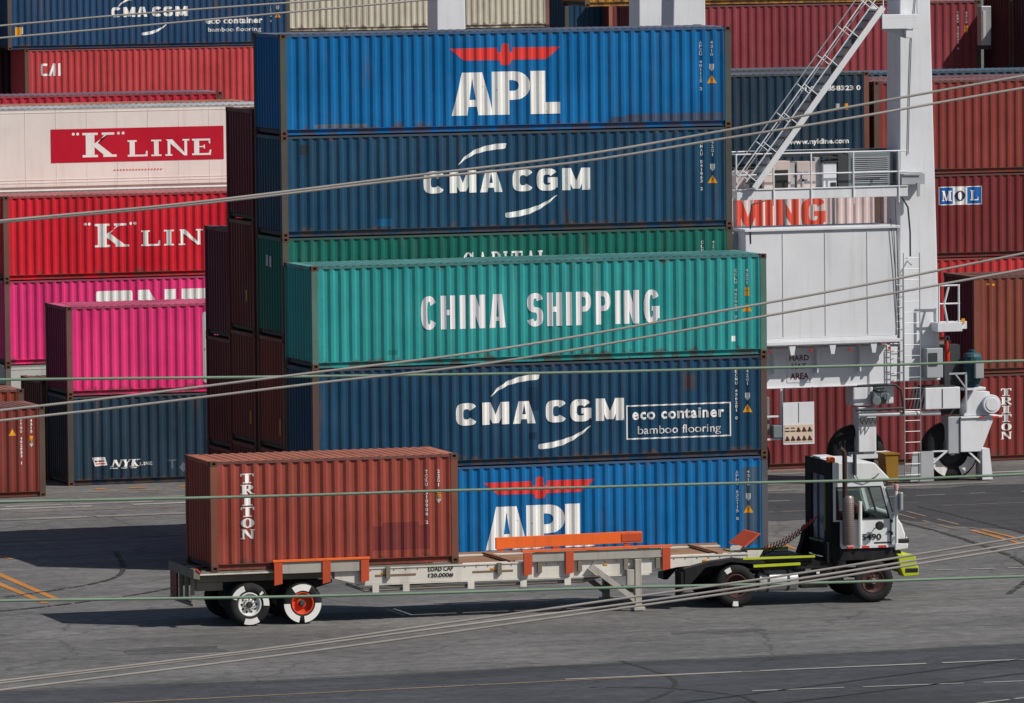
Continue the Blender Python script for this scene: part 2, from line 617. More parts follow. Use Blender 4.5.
def text_polys(body, u0, v0, u1=None, v1=None, bold=0.0, gap=1.0, line=1.0):
    """letters of the built-in font as polygons, fitted to a box"""
    key = (body, bold, gap, line)
    if key not in _text_cache:
        cu = bpy.data.curves.new("text", 'FONT')
        cu.body = body
        cu.offset = bold
        cu.space_character = gap
        cu.space_line = line
        cu.resolution_u = 3
        ob = bpy.data.objects.new("text", cu)
        COL.objects.link(ob)
        dg = bpy.context.evaluated_depsgraph_get()
        me = ob.evaluated_get(dg).to_mesh()
        me.calc_loop_triangles()
        ps = [[(me.vertices[i].co.x, me.vertices[i].co.y) for i in t.vertices] for t in me.loop_triangles]
        ob.evaluated_get(dg).to_mesh_clear()
        bpy.data.objects.remove(ob)
        bpy.data.curves.remove(cu)
        _text_cache[key] = ps
    ps = _text_cache[key]
    xs = [p[0] for q in ps for p in q]
    ys = [p[1] for q in ps for p in q]
    x0, x1, y0, y1 = min(xs), max(xs), min(ys), max(ys)
    sv = (v1 - v0) / (y1 - y0)
    su = sv if u1 is None else (u1 - u0) / (x1 - x0)
    return [[(u0 + (x - x0) * su, v0 + (y - y0) * sv) for x, y in q] for q in ps]


def column_text(body, uc, vtop, vbot, w):
    """characters stacked one under the other, as on the ends of containers"""
    out = []
    n = len(body)
    step = (vtop - vbot) / n
    for i, ch in enumerate(body):
        if ch == ' ': continue
        v1 = vtop - i * step
        ww = w * (0.35 if ch in '1I' else 1.0)
        out += text_polys(ch, uc - ww / 2, v1 - step * 0.80, uc + ww / 2, v1, bold=0.02)
    return out


def clip_slab(poly, a, b):
    for sign, lim in ((1, a), (-1, b)):
        out = []
        k = len(poly)
        for i in range(k):
            p, q = poly[i], poly[(i + 1) % k]
            dp, dq = sign * (p[0] - lim), sign * (q[0] - lim)
            if dp >= 0: out.append(p)
            if (dp > 0 and dq < 0) or (dp < 0 and dq > 0):
                s = dp / (dp - dq)
                out.append((lim, p[1] + s * (q[1] - p[1])))
        poly = out
        if len(poly) < 3: return None
    return poly


def drape(polys, breaks, depth, eps=0.003):
    """lay flat lettering onto a corrugated wall that faces -y"""
    mb = MB()
    for i, p in enumerate(polys):
        e = eps + 0.0004 * (i % 24)
        area = sum(p[k][0] * p[(k + 1) % len(p)][1] - p[(k + 1) % len(p)][0] * p[k][1] for k in range(len(p)))
        if area < 0: p = p[::-1]
        lo = min(x for x, _ in p)
        hi = max(x for x, _ in p)
        for a, b in zip(breaks, breaks[1:]):
            if b <= lo or a >= hi: continue
            q = clip_slab(p, a, b)
            if q: mb.face([(x, depth(x) - e, z) for x, z in q])
    return mb

# ---------------------------------------------------------------- ground
ASPH = asphalt("asphalt_yard", (0.140, 0.138, 0.138))
ASPH_DARK = asphalt("asphalt_strip", (0.052, 0.056, 0.066), 0.4, (-25.6, -21.8))
ASPH_DARKER = asphalt("asphalt_darker", (0.042, 0.043, 0.049), 0.3)  # darker asphalt tone for the wide area on the right
ASPH_MID = asphalt("asphalt_old_patch", (0.088, 0.088, 0.092), 0.3)
LINE_ORANGE = weathered("orange_line_paint", (0.48, 0.20, 0.05), 0.8, 0.2, 0.2, 0.5, rust_rgb=(0.1, 0.09, 0.085), scuff=0.6, bump=0)
LINE_WHITE = weathered("white_line_paint", (0.36, 0.35, 0.34), 0.8, 0.2, 0.3, 1.1, rust_rgb=(0.1, 0.097, 0.095), scuff=0.7, bump=0)
LINE_PALE = weathered("worn_line_paint", (0.27, 0.20, 0.15), 0.8, 0.2, 0.3, 1.3, rust_rgb=(0.07, 0.07, 0.072), scuff=0.7, bump=0)
LINE_WORN = weathered("dust_band", (0.22, 0.21, 0.20), 0.9, 0.3, 0.3, 1.3, rust_rgb=(0.1, 0.097, 0.095), scuff=0.8, bump=0)
TAR = plain("tar_seam", (0.012, 0.012, 0.014), 0.5)

g = MB()
g.face([(-3000, -400, 0), (3000, -400, 0), (3000, 5000, 0), (-3000, 5000, 0)])
tag(g.build("ground", ASPH), kind="structure")


def ragged(pts, z, name, ma, amp=0.25, step=0.8):
    """a sheet of darker asphalt tone with an uneven edge"""
    out = []
    for i in range(len(pts)):
        a = Vector(pts[i]); b = Vector(pts[(i + 1) % len(pts)])
        k = max(1, int((b - a).length / step))
        for j in range(k):
            p = a.lerp(b, j / k)
            out.append((p.x + random.uniform(-amp, amp) * 0.5, p.y + random.uniform(-amp, amp), z))
    mb = MB()
    mb.face(out)
    return tag(mb.build(name, ma), kind="structure")


ragged([(-60, -21.6), (-8, -21.2), (9, -21.0), (40, -21.8), (60, -70), (-60, -70)], 0.004, "asphalt_strip", ASPH_DARK, 0.35, 1.5)
ragged([(15.6, 9.2), (18.9, 8.9), (20.0, 5.2), (20.9, 2.3), (34, 4.0), (36, 17.6), (25.5, 17.3), (19.0, 17.5), (12.0, 16.5)], 0.004,
       "dark_asphalt_area", ASPH_DARKER, 0.4, 0.7)
ragged([(3.4, -17.6), (5.6, -17.8), (5.7, -17.0), (3.5, -16.9)], 0.004, "dark_asphalt_area", ASPH_MID, 0.2, 0.5)
ragged([(-9.4, -16.6), (-7.2, -16.8), (-7.1, -15.6), (-9.3, -15.5)], 0.004, "dark_asphalt_area", ASPH_MID, 0.2, 0.5)


def stripe(a, b, w, ma, z=0.009, dash=None, name="ground_line"):
    a = Vector((*a, z)); b = Vector((*b, z))
    d = (b - a).normalized()
    s = Vector((-d.y, d.x, 0)) * (w / 2)
    mb = MB()
    L = (b - a).length
    t = 0.0
    while t < L - 0.01:
        e = min(L, t + (random.uniform(*dash) if dash else L))
        p, q = a + d * t, a + d * e
        k = max(1, int((q - p).length / 0.6))
        for i in range(k):
            p0, p1 = p.lerp(q, i / k), p.lerp(q, (i + 1) / k)
            j = 0 if not dash else random.uniform(-0.12, 0.12) * w
            mb.face([p0 - s, p1 - s, p1 + s * (1 + j), p0 + s])
        t = e + (random.uniform(0.15, 1.2) if dash else 1)
    return tag(mb.build(name, ma), kind="structure")


stripe((-7.30, 4.6), (-7.68, -4.0), 0.20, LINE_ORANGE)
stripe((-7.85, 4.6), (-8.16, -4.4), 0.20, LINE_ORANGE)
stripe((-12, 21.9), (30, 21.4), 0.35, LINE_WHITE, 0.013, dash=(2.0, 7.0))
stripe((-12, 18.6), (30, 18.2), 0.5, LINE_WORN, 0.013, dash=(2.0, 7.0))
stripe((-12, 24.0), (22, 23.6), 0.4, LINE_WORN, 0.013, dash=(2.0, 7.0))
stripe((1.6, 27.2), (7.5, 26.9), 0.3, LINE_ORANGE, 0.013, dash=(0.3, 1.2))
stripe((-6.3, 9.4), (-6.0, 7.2), 0.14, LINE_ORANGE)
stripe((-12, 22.7), (26, 22.3), 0.20, LINE_WHITE, dash=(1.0, 5.0))
stripe((-12, 20.9), (26, 19.9), 0.14, LINE_PALE, dash=(0.6, 4.0))
stripe((-12, 12.2), (30, 11.6), 0.10, LINE_PALE, 0.013, dash=(0.4, 3.0))
stripe((-12, 15.2), (30, 15.0), 0.10, LINE_WHITE, 0.013, dash=(0.3, 1.6))
stripe((19.55, 4.4), (19.2, -1.2), 0.15, LINE_ORANGE, 0.013, dash=(2.0, 4.0))
stripe((19.85, 4.4), (19.72, 0.2), 0.13, LINE_ORANGE, 0.013, dash=(2.0, 4.0))
stripe((19.55, 9.8), (19.25, 4.8), 0.10, LINE_PALE, 0.013, dash=(0.5, 2.0))
stripe((20.05, 10.4), (19.80, 4.9), 0.10, LINE_PALE, 0.013, dash=(0.5, 2.0))
stripe((13.2, 3.4), (12.5, -1.0), 0.15, LINE_ORANGE, dash=(0.8, 2.0))
stripe((13.6, 2.6), (13.1, -1.0), 0.12, LINE_ORANGE, dash=(0.8, 2.0))
stripe((19.6, 24.9), (26.0, 24.5), 0.22, LINE_ORANGE, dash=(0.8, 3.0))
stripe((1.2, 26.3), (6.5, 25.9), 0.20, LINE_PALE, dash=(0.3, 1.0))
stripe((-14, -26.1), (4.4, -25.75), 0.13, LINE_PALE, 0.013)
stripe((-2, -25.65), (16, -26.1), 0.16, LINE_WHITE, 0.018, dash=(3.0, 7.0))
stripe((1.0, -29.4), (12, -30.4), 0.12, LINE_WHITE, 0.013, dash=(1.0, 4.0))
stripe((4.3, -33.7), (9, -31.5), 0.12, LINE_WHITE, 0.013, dash=(1.0, 3.0))
stripe((-6, -33.5), (12.5, -23.9), 0.06, TAR, 0.022, name="tar_seam")
stripe((-6, -35.2), (12.5, -26.2), 0.06, TAR, 0.022, name="tar_seam")
stripe((14.6, -5.6), (17.2, -5.95), 0.16, LINE_WHITE, 0.013, dash=(0.2, 0.7))
TYRE_MARK = weathered("tyre_mark", (0.062, 0.062, 0.064), 0.8, 0.2, 0.2, 0.0, bump=0, chips=2.0, scale=.6)


def tyre_mark(pts, w, z=0.012):
    pts = [Vector((*p, z)) for p in pts]
    fine = []
    for k in range(len(pts) - 1):
        a, b, c, d = pts[max(k - 1, 0)], pts[k], pts[k + 1], pts[min(k + 2, len(pts) - 1)]
        for j in range(12):
            t = j / 12
            fine.append(0.5 * ((2 * b) + (c - a) * t + (2 * a - 5 * b + 4 * c - d) * t * t + (3 * b - a - 3 * c + d) * t ** 3))
    fine.append(pts[-1])
    mb = MB()
    for p, q in zip(fine, fine[1:]):
        d = (q - p).normalized()
        s = Vector((-d.y, d.x, 0)) * (w / 2)
        mb.face([p - s, q - s, q + s, p + s])
    tag(mb.build("tyre_mark", TYRE_MARK, split=False), kind="structure")


for i, (pts, w) in enumerate((
        (((-2.2, -31.0), (-0.5, -28.5), (0.3, -26.0), (0.4, -22.5)), .13), (((-2.0, -27.3), (-.6, -28.0), (.4, -30.0), (.3, -31.5)), .13),
        (((14, -12), (17, -6), (18.4, 2), (19, 12)), .16), (((15.9, -12.4), (19, -6), (20.4, 2), (21, 12)), .16),
        (((-14, -5), (-9.5, -3), (-5, 1), (-3, 8)), .14), (((-13, -7), (-8, -5), (-3.6, -1), (-1.2, 6)), .14))):
    tyre_mark(pts, w, 0.0125 + i * 0.0006)

# ---------------------------------------------------------------- shipping containers
WD = 2.438


PROFILES = ((0.278, 0.26, 0.50, 0.75), (0.268, 0.22, 0.47, 0.72), (0.290, 0.30, 0.52, 0.78))


def corrugation(L, x0, x1, d0=0.014, d1=0.05, style=0):
    pitch, fa, fb, fc = PROFILES[style]
    n = round((x1 - x0) / pitch)
    p = (x1 - x0) / n
    br = [0.0, x0 - 0.001]
    vals = [d0, d0]
    for i in range(n):
        a = x0 + i * p
        for q, d in ((0.0, d0), (fa, d0), (fb, d1), (fc, d1)):
            br.append(a + q * p)
            vals.append(d)
    br += [x1, L]
    vals += [d0, d0]

    def depth(x):
        import bisect
        i = max(0, min(len(br) - 2, bisect.bisect_right(br, x) - 1))
        t = (x - br[i]) / (br[i + 1] - br[i]) if br[i + 1] > br[i] else 0
        return vals[i] + (vals[i + 1] - vals[i]) * t
    return br, vals, depth


_cache = {}


def container_meshes(L, H, smooth_side=False, style=0):
    key = (L, H, smooth_side, style)
    if key in _cache: return _cache[key]
    P = 0.17
    x0, x1 = P + 0.05, L - P - 0.05
    br, vals, depth = corrugation(L, x0, x1, style=style) if not smooth_side else ([0.0, L], [0.012, 0.012], lambda x: 0.012)
    zb, zt = 0.165, H - 0.075
    me = {}
    # long walls
    for nm, back in (("side_wall", False), ("rear_wall", True)):
        mb = MB()
        xs = [(x, d) for x, d in zip(br, vals) if P - 0.02 <= x <= L - P + 0.02] if not smooth_side else [(P, .012), (L - P, .012)]
        if not smooth_side:
            xs = [(P - 0.01, vals[0])] + xs + [(L - P + 0.01, vals[0])]
        for (a, da), (b, db) in zip(xs, xs[1:]):
            if b - a < 1e-5: continue
            ya, yb = (WD - da, WD - db) if back else (da, db)
            q = [(a, ya, zb), (b, yb, zb), (b, yb, zt), (a, ya, zt)]
            mb.face(q[::-1] if back else q)
        if smooth_side and not back:                 # panel joints of an insulated wall
            k = 12
            for i in range(1, k):
                x = P + (L - 2 * P) * i / k
                mb.box(x - 0.006, x + 0.006, 0.006, 0.0115, zb, zt)
            for z in (zb + 0.10, zb + 0.19, zt - 0.08):
                mb.box(P, L - P, 0.003, 0.0115, z, z + 0.02)
        me[nm] = mb
    # corrugated front end
    mb = MB()
    n = 9
    y0, y1 = 0.15, WD - 0.15
    p = (y1 - y0) / n
    ys = [(0.1, .02), (y0, .02)]
    for i in range(n):
        for q, d in ((0.05, .02), (0.35, .02), (0.55, .065), (0.85, .065)):
            ys.append((y0 + (i + q) * p, d))
    ys += [(y1, .02), (WD - 0.1, .02)]
    for (a, da), (b, db) in zip(ys, ys[1:]):
        mb.face([(da, b, zb), (da, a, zb), (da, a, zt), (db, b, zt)] if False else [(db, b, zb), (da, a, zb), (da, a, zt), (db, b, zt)])
    me["end_wall"] = mb
    # roof with shallow cross corrugation
    mb = MB()
    n = round((L - 0.5) / 0.21)
    p = (L - 0.5) / n
    xs = [(0.02, H - 0.012), (0.25, H - 0.012)]
    for i in range(n):
        for q, d in ((0.0, 0), (0.32, 0), (0.5, .022), (0.82, .022)):
            xs.append((0.25 + (i + q) * p, H - 0.010 - d))
    xs += [(L - 0.25, H - 0.012), (L - 0.02, H - 0.012)]
    for (a, za), (b, zb2) in zip(xs, xs[1:]):
        if b - a < 1e-5: continue
        mb.face([(a, 0.045, za), (b, 0.045, zb2), (b, WD - 0.045, zb2), (a, WD - 0.045, za)])
    me["roof"] = mb
    me["floor"] = MB().box(0.06, L - 0.06, 0.10, WD - 0.10, 0.06, 0.15)
    # frame
    for k, (cx, cy) in enumerate(((0, 0), (L, 0), (L, WD), (0, WD))):
        sx, sy = (1 if cx == 0 else -1), (1 if cy == 0 else -1)
        mb = MB()
        a, b = sorted((cx + sx * 0.004, cx + sx * P))
        c, d = sorted((cy + sy * 0.004, cy + sy * 0.13))
        mb.box(a, b, c, d, 0.118, H - 0.118)
        me["corner_post%d" % k] = mb
    for k, (ya, yb) in enumerate(((0.012, 0.075), (WD - 0.075, WD - 0.012))):
        me["top_rail%d" % k] = MB().box(0.178, L - 0.178, ya, yb, H - 0.076, H - 0.022)
        mb = MB()
        out = 0 if k == 0 else 1
        w0, w1 = (0.062, 0.125) if k == 0 else (WD - 0.125, WD - 0.062)
        l0, l1 = (0.016, 0.125) if k == 0 else (WD - 0.125, WD - 0.016)
        mb.box(0.178, L - 0.178, w0, w1, 0.032, 0.150)
        mb.box(0.178, L - 0.178, l0, l1, 0.018, 0.032)
        mb.box(0.178, L - 0.178, 0.010 if k == 0 else l0, l1 if k == 0 else WD - 0.010, 0.150, 0.164)
        me["bottom_rail%d" % k] = mb
    me["end_rail0"] = MB().box(0.15, 0.22, 0.162, WD - 0.162, 0.03, 0.164)
    me["end_rail1"] = MB().box(0.01, 0.10, 0.162, WD - 0.162, H - 0.10, H - 0.016)
    me["end_rail2"] = MB().box(L - 0.10, L - 0.01, 0.162, WD - 0.162, 0.018, 0.166)
    me["end_rail3"] = MB().box(L - 0.10, L - 0.01, 0.162, WD - 0.162, H - 0.10, H - 0.016)
    # corner castings with their holes
    k = 0
    for cz in (0, 1):
        z = 0.0 if cz == 0 else H - 0.118
        for cx, cy in ((0, 0), (L, 0), (L, WD), (0, WD)):
            mb = MB()
            xa = cx if cx == 0 else cx - 0.178
            ya = cy if cy == 0 else cy - 0.162
            xb, yb = xa + 0.178, ya + 0.162
            X, Y, Z = Vector((1, 0, 0)), Vector((0, 1, 0)), Vector((0, 0, 1))
            mb.pocket((xa, ya, z), X, Z, -Y, .178, .118, .082, .058, .06)
            mb.pocket((xb, yb, z), -X, Z, Y, .178, .118, .082, .058, .06)
            mb.pocket((xa, yb, z), -Y, Z, -X, .162, .118, .06, .052, .05)
            mb.pocket((xb, ya, z), Y, Z, X, .162, .118, .06, .052, .05)
            mb.face([(xa, ya, z + .118), (xb, ya, z + .118), (xb, yb, z + .118), (xa, yb, z + .118)])
            mb.face([(xa, yb, z), (xb, yb, z), (xb, ya, z), (xa, ya, z)])
            me["corner_casting%d" % k] = mb
            k += 1
    # door end
    for k in range(2):
        a, b = (0.14, WD / 2 - 0.008) if k == 0 else (WD / 2 + 0.008, WD - 0.14)
        mb = MB()
        mb.box(L - 0.075, L - 0.045, a, b, 0.17, H - 0.105)
        for i in range(4):
            z = 0.30 + i * (H - 0.55) / 3.6
            mb.box(L - 0.045, L - 0.030, a + 0.06, b - 0.06, z, z + (H - 0.55) / 3.6 * 0.62)
        me["door%d" % k] = mb
        for j in range(2):
            y = a + (b - a) * (0.3 + 0.45 * j)
            mb = MB()
            mb.tube([(L - 0.016, y, 0.05), (L - 0.016, y, H - 0.06)], 0.016, 8)
            for z in (0.10, 0.7, 1.25, H - 0.7, H - 0.13):
                mb.box(L - 0.045, L - 0.002, y - 0.04, y + 0.04, z, z + 0.05)
            mb.box(L - 0.02, L - 0.004, y, y + 0.34, 1.02, 1.05)
            me["locking_bar%d%d" % (k, j)] = mb
    res = {k: v.mesh(k.rstrip("0123456789")) for k, v in me.items()}
    _cache[key] = (res, br, depth)
    return _cache[key]


def container(loc, rgb, label, L=12.192, H=2.591, marks=(), full=True, rust=0.3, reefer=False, rz=0.0, group=None,
              post_rgb=None, roof_rgb=None, end_shade_rgb=None, style=0, streaks=0.5, name="shipping_container", chalk=0.04, dirt=0.24, vary=0.16):
    meshes, br, depth = container_meshes(L, H, reefer, style)
    root = thing(name, label, "container", loc, rz, group)
    ma = weathered("container_paint", rgb, 0.5, vary, dirt, rust, chalk=chalk, bump=0.1 if reefer else 0.42, streaks=0 if reefer else streaks, height=0 if reefer else H)
    frame = weathered("container_frame_paint", post_rgb or tuple(0.14 * c + 0.86 * d for c, d in zip(rgb, (.105, .088, .07))), 0.65, 0.25, 0.45, 0.9)
    rail = weathered("container_rail_paint", tuple(0.45 * c + 0.55 * d for c, d in zip(rgb, (.10, .095, .09))), 0.6, 0.25, 0.35, 0.7)
    roof_m = weathered("container_roof_paint", roof_rgb or tuple(0.7 * c + 0.3 * d for c, d in zip(rgb, (.2, .18, .17))), 0.7, 0.25, 0.2, 0.5, chalk=0.4)
    end_m = weathered("container_end_shade", end_shade_rgb, 0.55, vary, dirt, rust) if end_shade_rgb else ma  # darker copy of the wall colour, shade on the end put into the paint
    deep = tuple(c for c in rgb)

    def add(key, mat, parent=root):
        o = bpy.data.objects.new(key.rstrip("0123456789"), meshes[key].copy())
        o.data.materials.append(mat)
        COL.objects.link(o)
        o.parent = parent
        return o
    add("side_wall", ma); add("rear_wall", ma); add("end_wall", end_m); add("roof", roof_m); add("floor", STEEL_DARK)
    for k in range(4): add("corner_post%d" % k, frame)
    for k in range(2):
        add("top_rail%d" % k, rail)
        add("bottom_rail%d" % k, ma)
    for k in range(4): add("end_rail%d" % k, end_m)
    for k in range(8): add("corner_casting%d" % k, RUSTY)
    for k in range(2):
        d = add("door%d" % k, ma)
        if full:
            for j in range(2): add("locking_bar%d%d" % (k, j), frame, d)
    for nm, mat, polys in marks:
        mb = drape(polys, br, depth, 0.0105 if nm == "banner" else 0.003)
        if mb.f: mb.build(nm, mat, root)
    return root



def placard(root, y, z, w, h, mat, name="end_placard"):
    """a small plate on the corrugated end"""
    MB().box(0.008, 0.018, y - w / 2, y + w / 2, z - h / 2, z + h / 2).build(name, mat, root)


WHITE_SHARP = weathered("white_code_paint", (0.84, 0.84, 0.84), 0.5, 0.05, 0.05, 0.0, scuff=0.0, bump=0)


# ---- marks that several containers carry
def codes(L, num, size, sticker='tri', shield=True, dx=0.0, dz=0.0):
    """the number column, size column and warning stickers near the door end"""
    u = L - 0.83 + dx
    w = L - 0.53 + dx
    out = [("number_marking", WHITE_SHARP, column_text(num, u, 2.22 + dz, 0.92 + dz, 0.062)),
           ("size_marking", WHITE_SHARP, column_text(size, w, 2.22 + dz, 1.80 + dz, 0.062))]
    if shield:
        out.append(("approval_plate", GREY_MARK, [rect(w - .06, 1.50 + dz, w + .06, 1.62 + dz), [(w - .06, 1.50 + dz), (w, 1.42 + dz), (w + .06, 1.50 + dz)]]))
    if 'sq' in sticker:
        out.append(("height_sticker", YELLOW_MARK, [rect(w - .055, 1.52 + dz, w + .055, 1.64 + dz), rect(w - .055, 1.66 + dz, w + .055, 1.74 + dz)]))
    if 'tri' in sticker:
        z = 1.12 + dz
        out.append(("warning_sticker", YELLOW_MARK, [[(w - .125, z), (w + .125, z), (w, z + .21)]]))
        out.append(("warning_symbol", BLACK_MARK, [[(w - .02, z + .05), (w + .03, z + .10), (w + .005, z + .10), (w + .02, z + .15), (w - .03, z + .09), (w - .005, z + .09)]]))
    return out


def eagle(u0, v0, u1, v1):
    pl = [[(0, .80), (.125, .25), (.43, .24), (.43, .81)], [(1, .80), (.57, .81), (.57, .24), (.875, .25)],
          [(.43, .24), (.57, .24), (.57, .60), (.43, .60)], [(.445, .22), (.46, .03), (.50, .0), (.54, .03), (.555, .22), (.53, .82), (.47, .82)],
          [(.47, .80), (.53, .80), (.535, .95), (.51, 1.0), (.485, .99), (.468, .92)]]
    return fit(pl, u0, v0, u1, v1)


def apl(uA):
    W = []
    W += glyph('A', uA, .42, uA + 1.12, 1.52, w=.36, t=.2)
    W += fit([rect(0, 0, .45, 1), rect(.45, .80, .6, 1), rect(.45, .34, .6, .55)] + sarc(.56, .67, .44, .33, .30, .21, -90, 90, 12, 2.3), uA + 1.09, .42, uA + 2.11, 1.53)
    W += fit([rect(0, 0, .52, 1), rect(.5, 0, 1, .27)], uA + 2.12, .42, uA + 2.92, 1.53)
    return [("lettering", WHITE, W), ("emblem", RED_MARK, eagle(uA - .04, 1.69, uA + 2.94, 2.25))]


def swoosh(pts):
    return [[a, b, c, d] for (a, d), (b, c) in zip(pts, pts[1:])]


def cma(u=0.0, s=1.0, v=0.0):
    W = []
    for ch, a, b in (('C', 3.80, 4.36), ('M', 4.49, 5.22), ('A', 5.31, 5.92), ('C', 6.20, 6.76), ('G', 6.85, 7.42), ('M', 7.55, 8.30)):
        W += glyph(ch, a, 1.03, b, 1.60, w=.33, t=.27)
    sw = swoosh([((4.73, 1.74), (4.73, 1.76)), ((4.93, 1.89), (4.90, 1.95)), ((5.20, 2.02), (5.17, 2.125)), ((5.50, 2.09), (5.48, 2.225)), ((5.78, 2.125), (5.77, 2.27)),
                 ((5.98, 2.135), (6.01, 2.28)), ((6.02, 2.16), (6.05, 2.27))])
    sw += swoosh([((6.00, .385), (6.00, .47)), ((6.04, .36), (6.04, .495)), ((6.30, .375), (6.28, .52)), ((6.62, .435), (6.58, .575)), ((6.90, .55), (6.87, .655)), ((7.16, .705), (7.14, .77)), ((7.40, .90), (7.39, .92))])
    f = lambda ps: [[(u + x * s, v + z * s) for x, z in p] for p in ps]
    return [("lettering", WHITE, f(W)), ("emblem", WHITE, f(sw))]


def eco(frame=True, du=0.0, dv=0.0):
    W = text_polys("eco container", 8.52 + du, 1.02 + dv, 11.02 + du, 1.29 + dv, bold=0.028, gap=1.1)
    W += text_polys("bamboo flooring", 8.68 + du, .585 + dv, 10.92 + du, .86 + dv, bold=0.0)
    out = [("lettering", WHITE, W)]
    if frame:
        out.append(("lettering_frame", WHITE, [rect(8.37, .52, 11.2, .555), rect(8.37, 1.365, 11.2, 1.40), rect(8.37, .555, 8.405, 1.365), rect(11.165, .555, 11.2, 1.365)]))
    return out


def kline(K, small, dots, dr=.048):
    W = glyph('K', *K, style='serif')
    for ch, a, b, c, d in small: W += glyph(ch, a, b, c, d, style='serif')
    for x, z in dots:
        W.append([(x + dr * math.cos(t * PI / 4), z + dr * math.sin(t * PI / 4)) for t in range(8)])
    return W


def triton(u0, v0, u1, v1, frac=0.86):
    W = []
    n = 6
    st = (v1 - v0) / n
    for i, ch in enumerate("TRITON"):
        t = v1 - i * st
        W += glyph(ch, u0, t - st * frac, u1, t, style='serif', w=.34)
    return [("lettering", WHITE, W)]

# ---------------------------------------------------------------- the stacks
STD, HC = 2.591, 2.896
BLUE = (0.001, 0.132, 0.36)
NAVY = (0.010, 0.055, 0.115)
TEAL = (0.026, 0.30, 0.30)
GREEN = (0.007, 0.125, 0.098)
PINK = (0.74, 0.036, 0.19)
RED = (0.60, 0.013, 0.03)
BROWN = (0.21, 0.042, 0.033)
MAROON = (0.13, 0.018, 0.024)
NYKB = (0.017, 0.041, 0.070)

G_A = "containers stacked in the front row"
G_B = "containers stacked in the second row"
G_C = "containers of the dark rows behind the blue stack"
G_L = "containers stacked on the left"
G_R = "containers stacked on the right behind the crane"
G_F = "containers far behind"

NYK_DULL = plain("faded_print", (.08, .11, .15), .6)

WHITE_COOL = weathered("cool_white_lettering", (0.80, 0.80, 0.83), 0.55, 0.06, 0.08, 0.0, scuff=0.05, bump=0)

# front row
container((0, 0, 0), BLUE, "bright blue APL container at the bottom of the front row, behind the trailer deck", group=G_A, streaks=.4,
          marks=apl(4.56) + codes(12.192, "APHU 632115 8", "4310"))
container((0, 0, STD), NAVY, "navy CMA CGM container with framed bamboo flooring text, under the teal CHINA SHIPPING one", group=G_A, style=1, rust=.5, post_rgb=(.11, .065, .055),
          marks=cma() + eco() + codes(12.192, "ECMU 436281 0", "42G1"))
W = []
for ch, a, b in (('C', 2.89, 3.31), ('H', 3.41, 3.80), ('I', 3.91, 4.08), ('N', 4.18, 4.60), ('A', 4.70, 5.15), ('S', 5.72, 6.14), ('H', 6.25, 6.65), ('I', 6.76, 6.92),
                 ('P', 7.03, 7.44), ('P', 7.55, 7.96), ('I', 8.08, 8.23), ('N', 8.31, 8.73), ('G', 8.85, 9.28)):
    W += glyph(ch, a, .90, b, 1.755, w=.38, t=.16, **({'e': 2.5} if ch in 'CSG' else {}))
container((.01, 0, 2 * STD), TEAL, "teal green CHINA SHIPPING container on top of the front row", group=G_A, post_rgb=(.10, .19, .16), streaks=.35,
          marks=[("lettering", WHITE_COOL, W)] + codes(12.192, "CCLU 461903 7", "42G1", 'sq tri', False)
          + [("sticker", WHITE, [rect(11.23, .36, 11.34, .50)])])
# second row
container((0, 2.5, 0), BROWN, "brown container at the foot of the second row, hidden by the trailer load", H=HC, group=G_B)
B2 = container((0, 2.5, HC), (0.20, 0.035, 0.03), "red brown container with a small end label, under the green CAPITAL one", H=HC, group=G_B)
W = []
for ch, a, b in (('C', 4.84, 5.12), ('A', 5.22, 5.50), ('P', 5.60, 5.86), ('I', 5.92, 6.06), ('T', 6.14, 6.44), ('A', 6.52, 6.80), ('L', 6.86, 7.12)):
    W += glyph(ch, a, 1.57, b, 2.09, style='serif', w=.28)
B3 = container((0, 2.5, 2 * HC), GREEN, "dark green CAPITAL container half hidden behind the CHINA SHIPPING one", group=G_B, style=1,
          marks=[("lettering", WHITE, W)] + codes(12.192, "CLHU 857216 4", "42G1"))
container((0, 2.5, 2 * HC + STD), (0.013, 0.062, 0.125), "unframed navy CMA CGM container between the top APL container and the green CAPITAL one", group=G_B, style=1,
          marks=cma() + codes(12.192, "CMAU 541863 2", "42G1"))
container((0, 2.5, 2 * HC + 2 * STD), BLUE, "bright blue APL container on the very top of the tall stack", group=G_B, rust=.6, streaks=.35, post_rgb=(.085, .095, .085), roof_rgb=(.13, .15, .21),
          marks=apl(4.58) + codes(12.192, "APZU 481115 3", "4310"))
# dark rows behind, seen by their ends
ends = []
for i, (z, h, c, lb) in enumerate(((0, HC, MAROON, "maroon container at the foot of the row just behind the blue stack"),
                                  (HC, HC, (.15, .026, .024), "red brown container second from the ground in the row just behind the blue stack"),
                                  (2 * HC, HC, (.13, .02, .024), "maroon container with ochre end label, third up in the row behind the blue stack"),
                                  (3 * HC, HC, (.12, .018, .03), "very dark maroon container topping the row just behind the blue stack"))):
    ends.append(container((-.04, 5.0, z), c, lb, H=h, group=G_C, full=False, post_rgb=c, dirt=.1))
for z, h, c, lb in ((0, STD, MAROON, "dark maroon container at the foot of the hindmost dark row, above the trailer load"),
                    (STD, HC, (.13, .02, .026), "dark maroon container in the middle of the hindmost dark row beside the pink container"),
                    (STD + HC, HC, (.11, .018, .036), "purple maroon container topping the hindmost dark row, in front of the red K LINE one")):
    container((.05, 7.5, z), c, lb, H=h, group=G_C, full=False, post_rgb=c, dirt=.1)

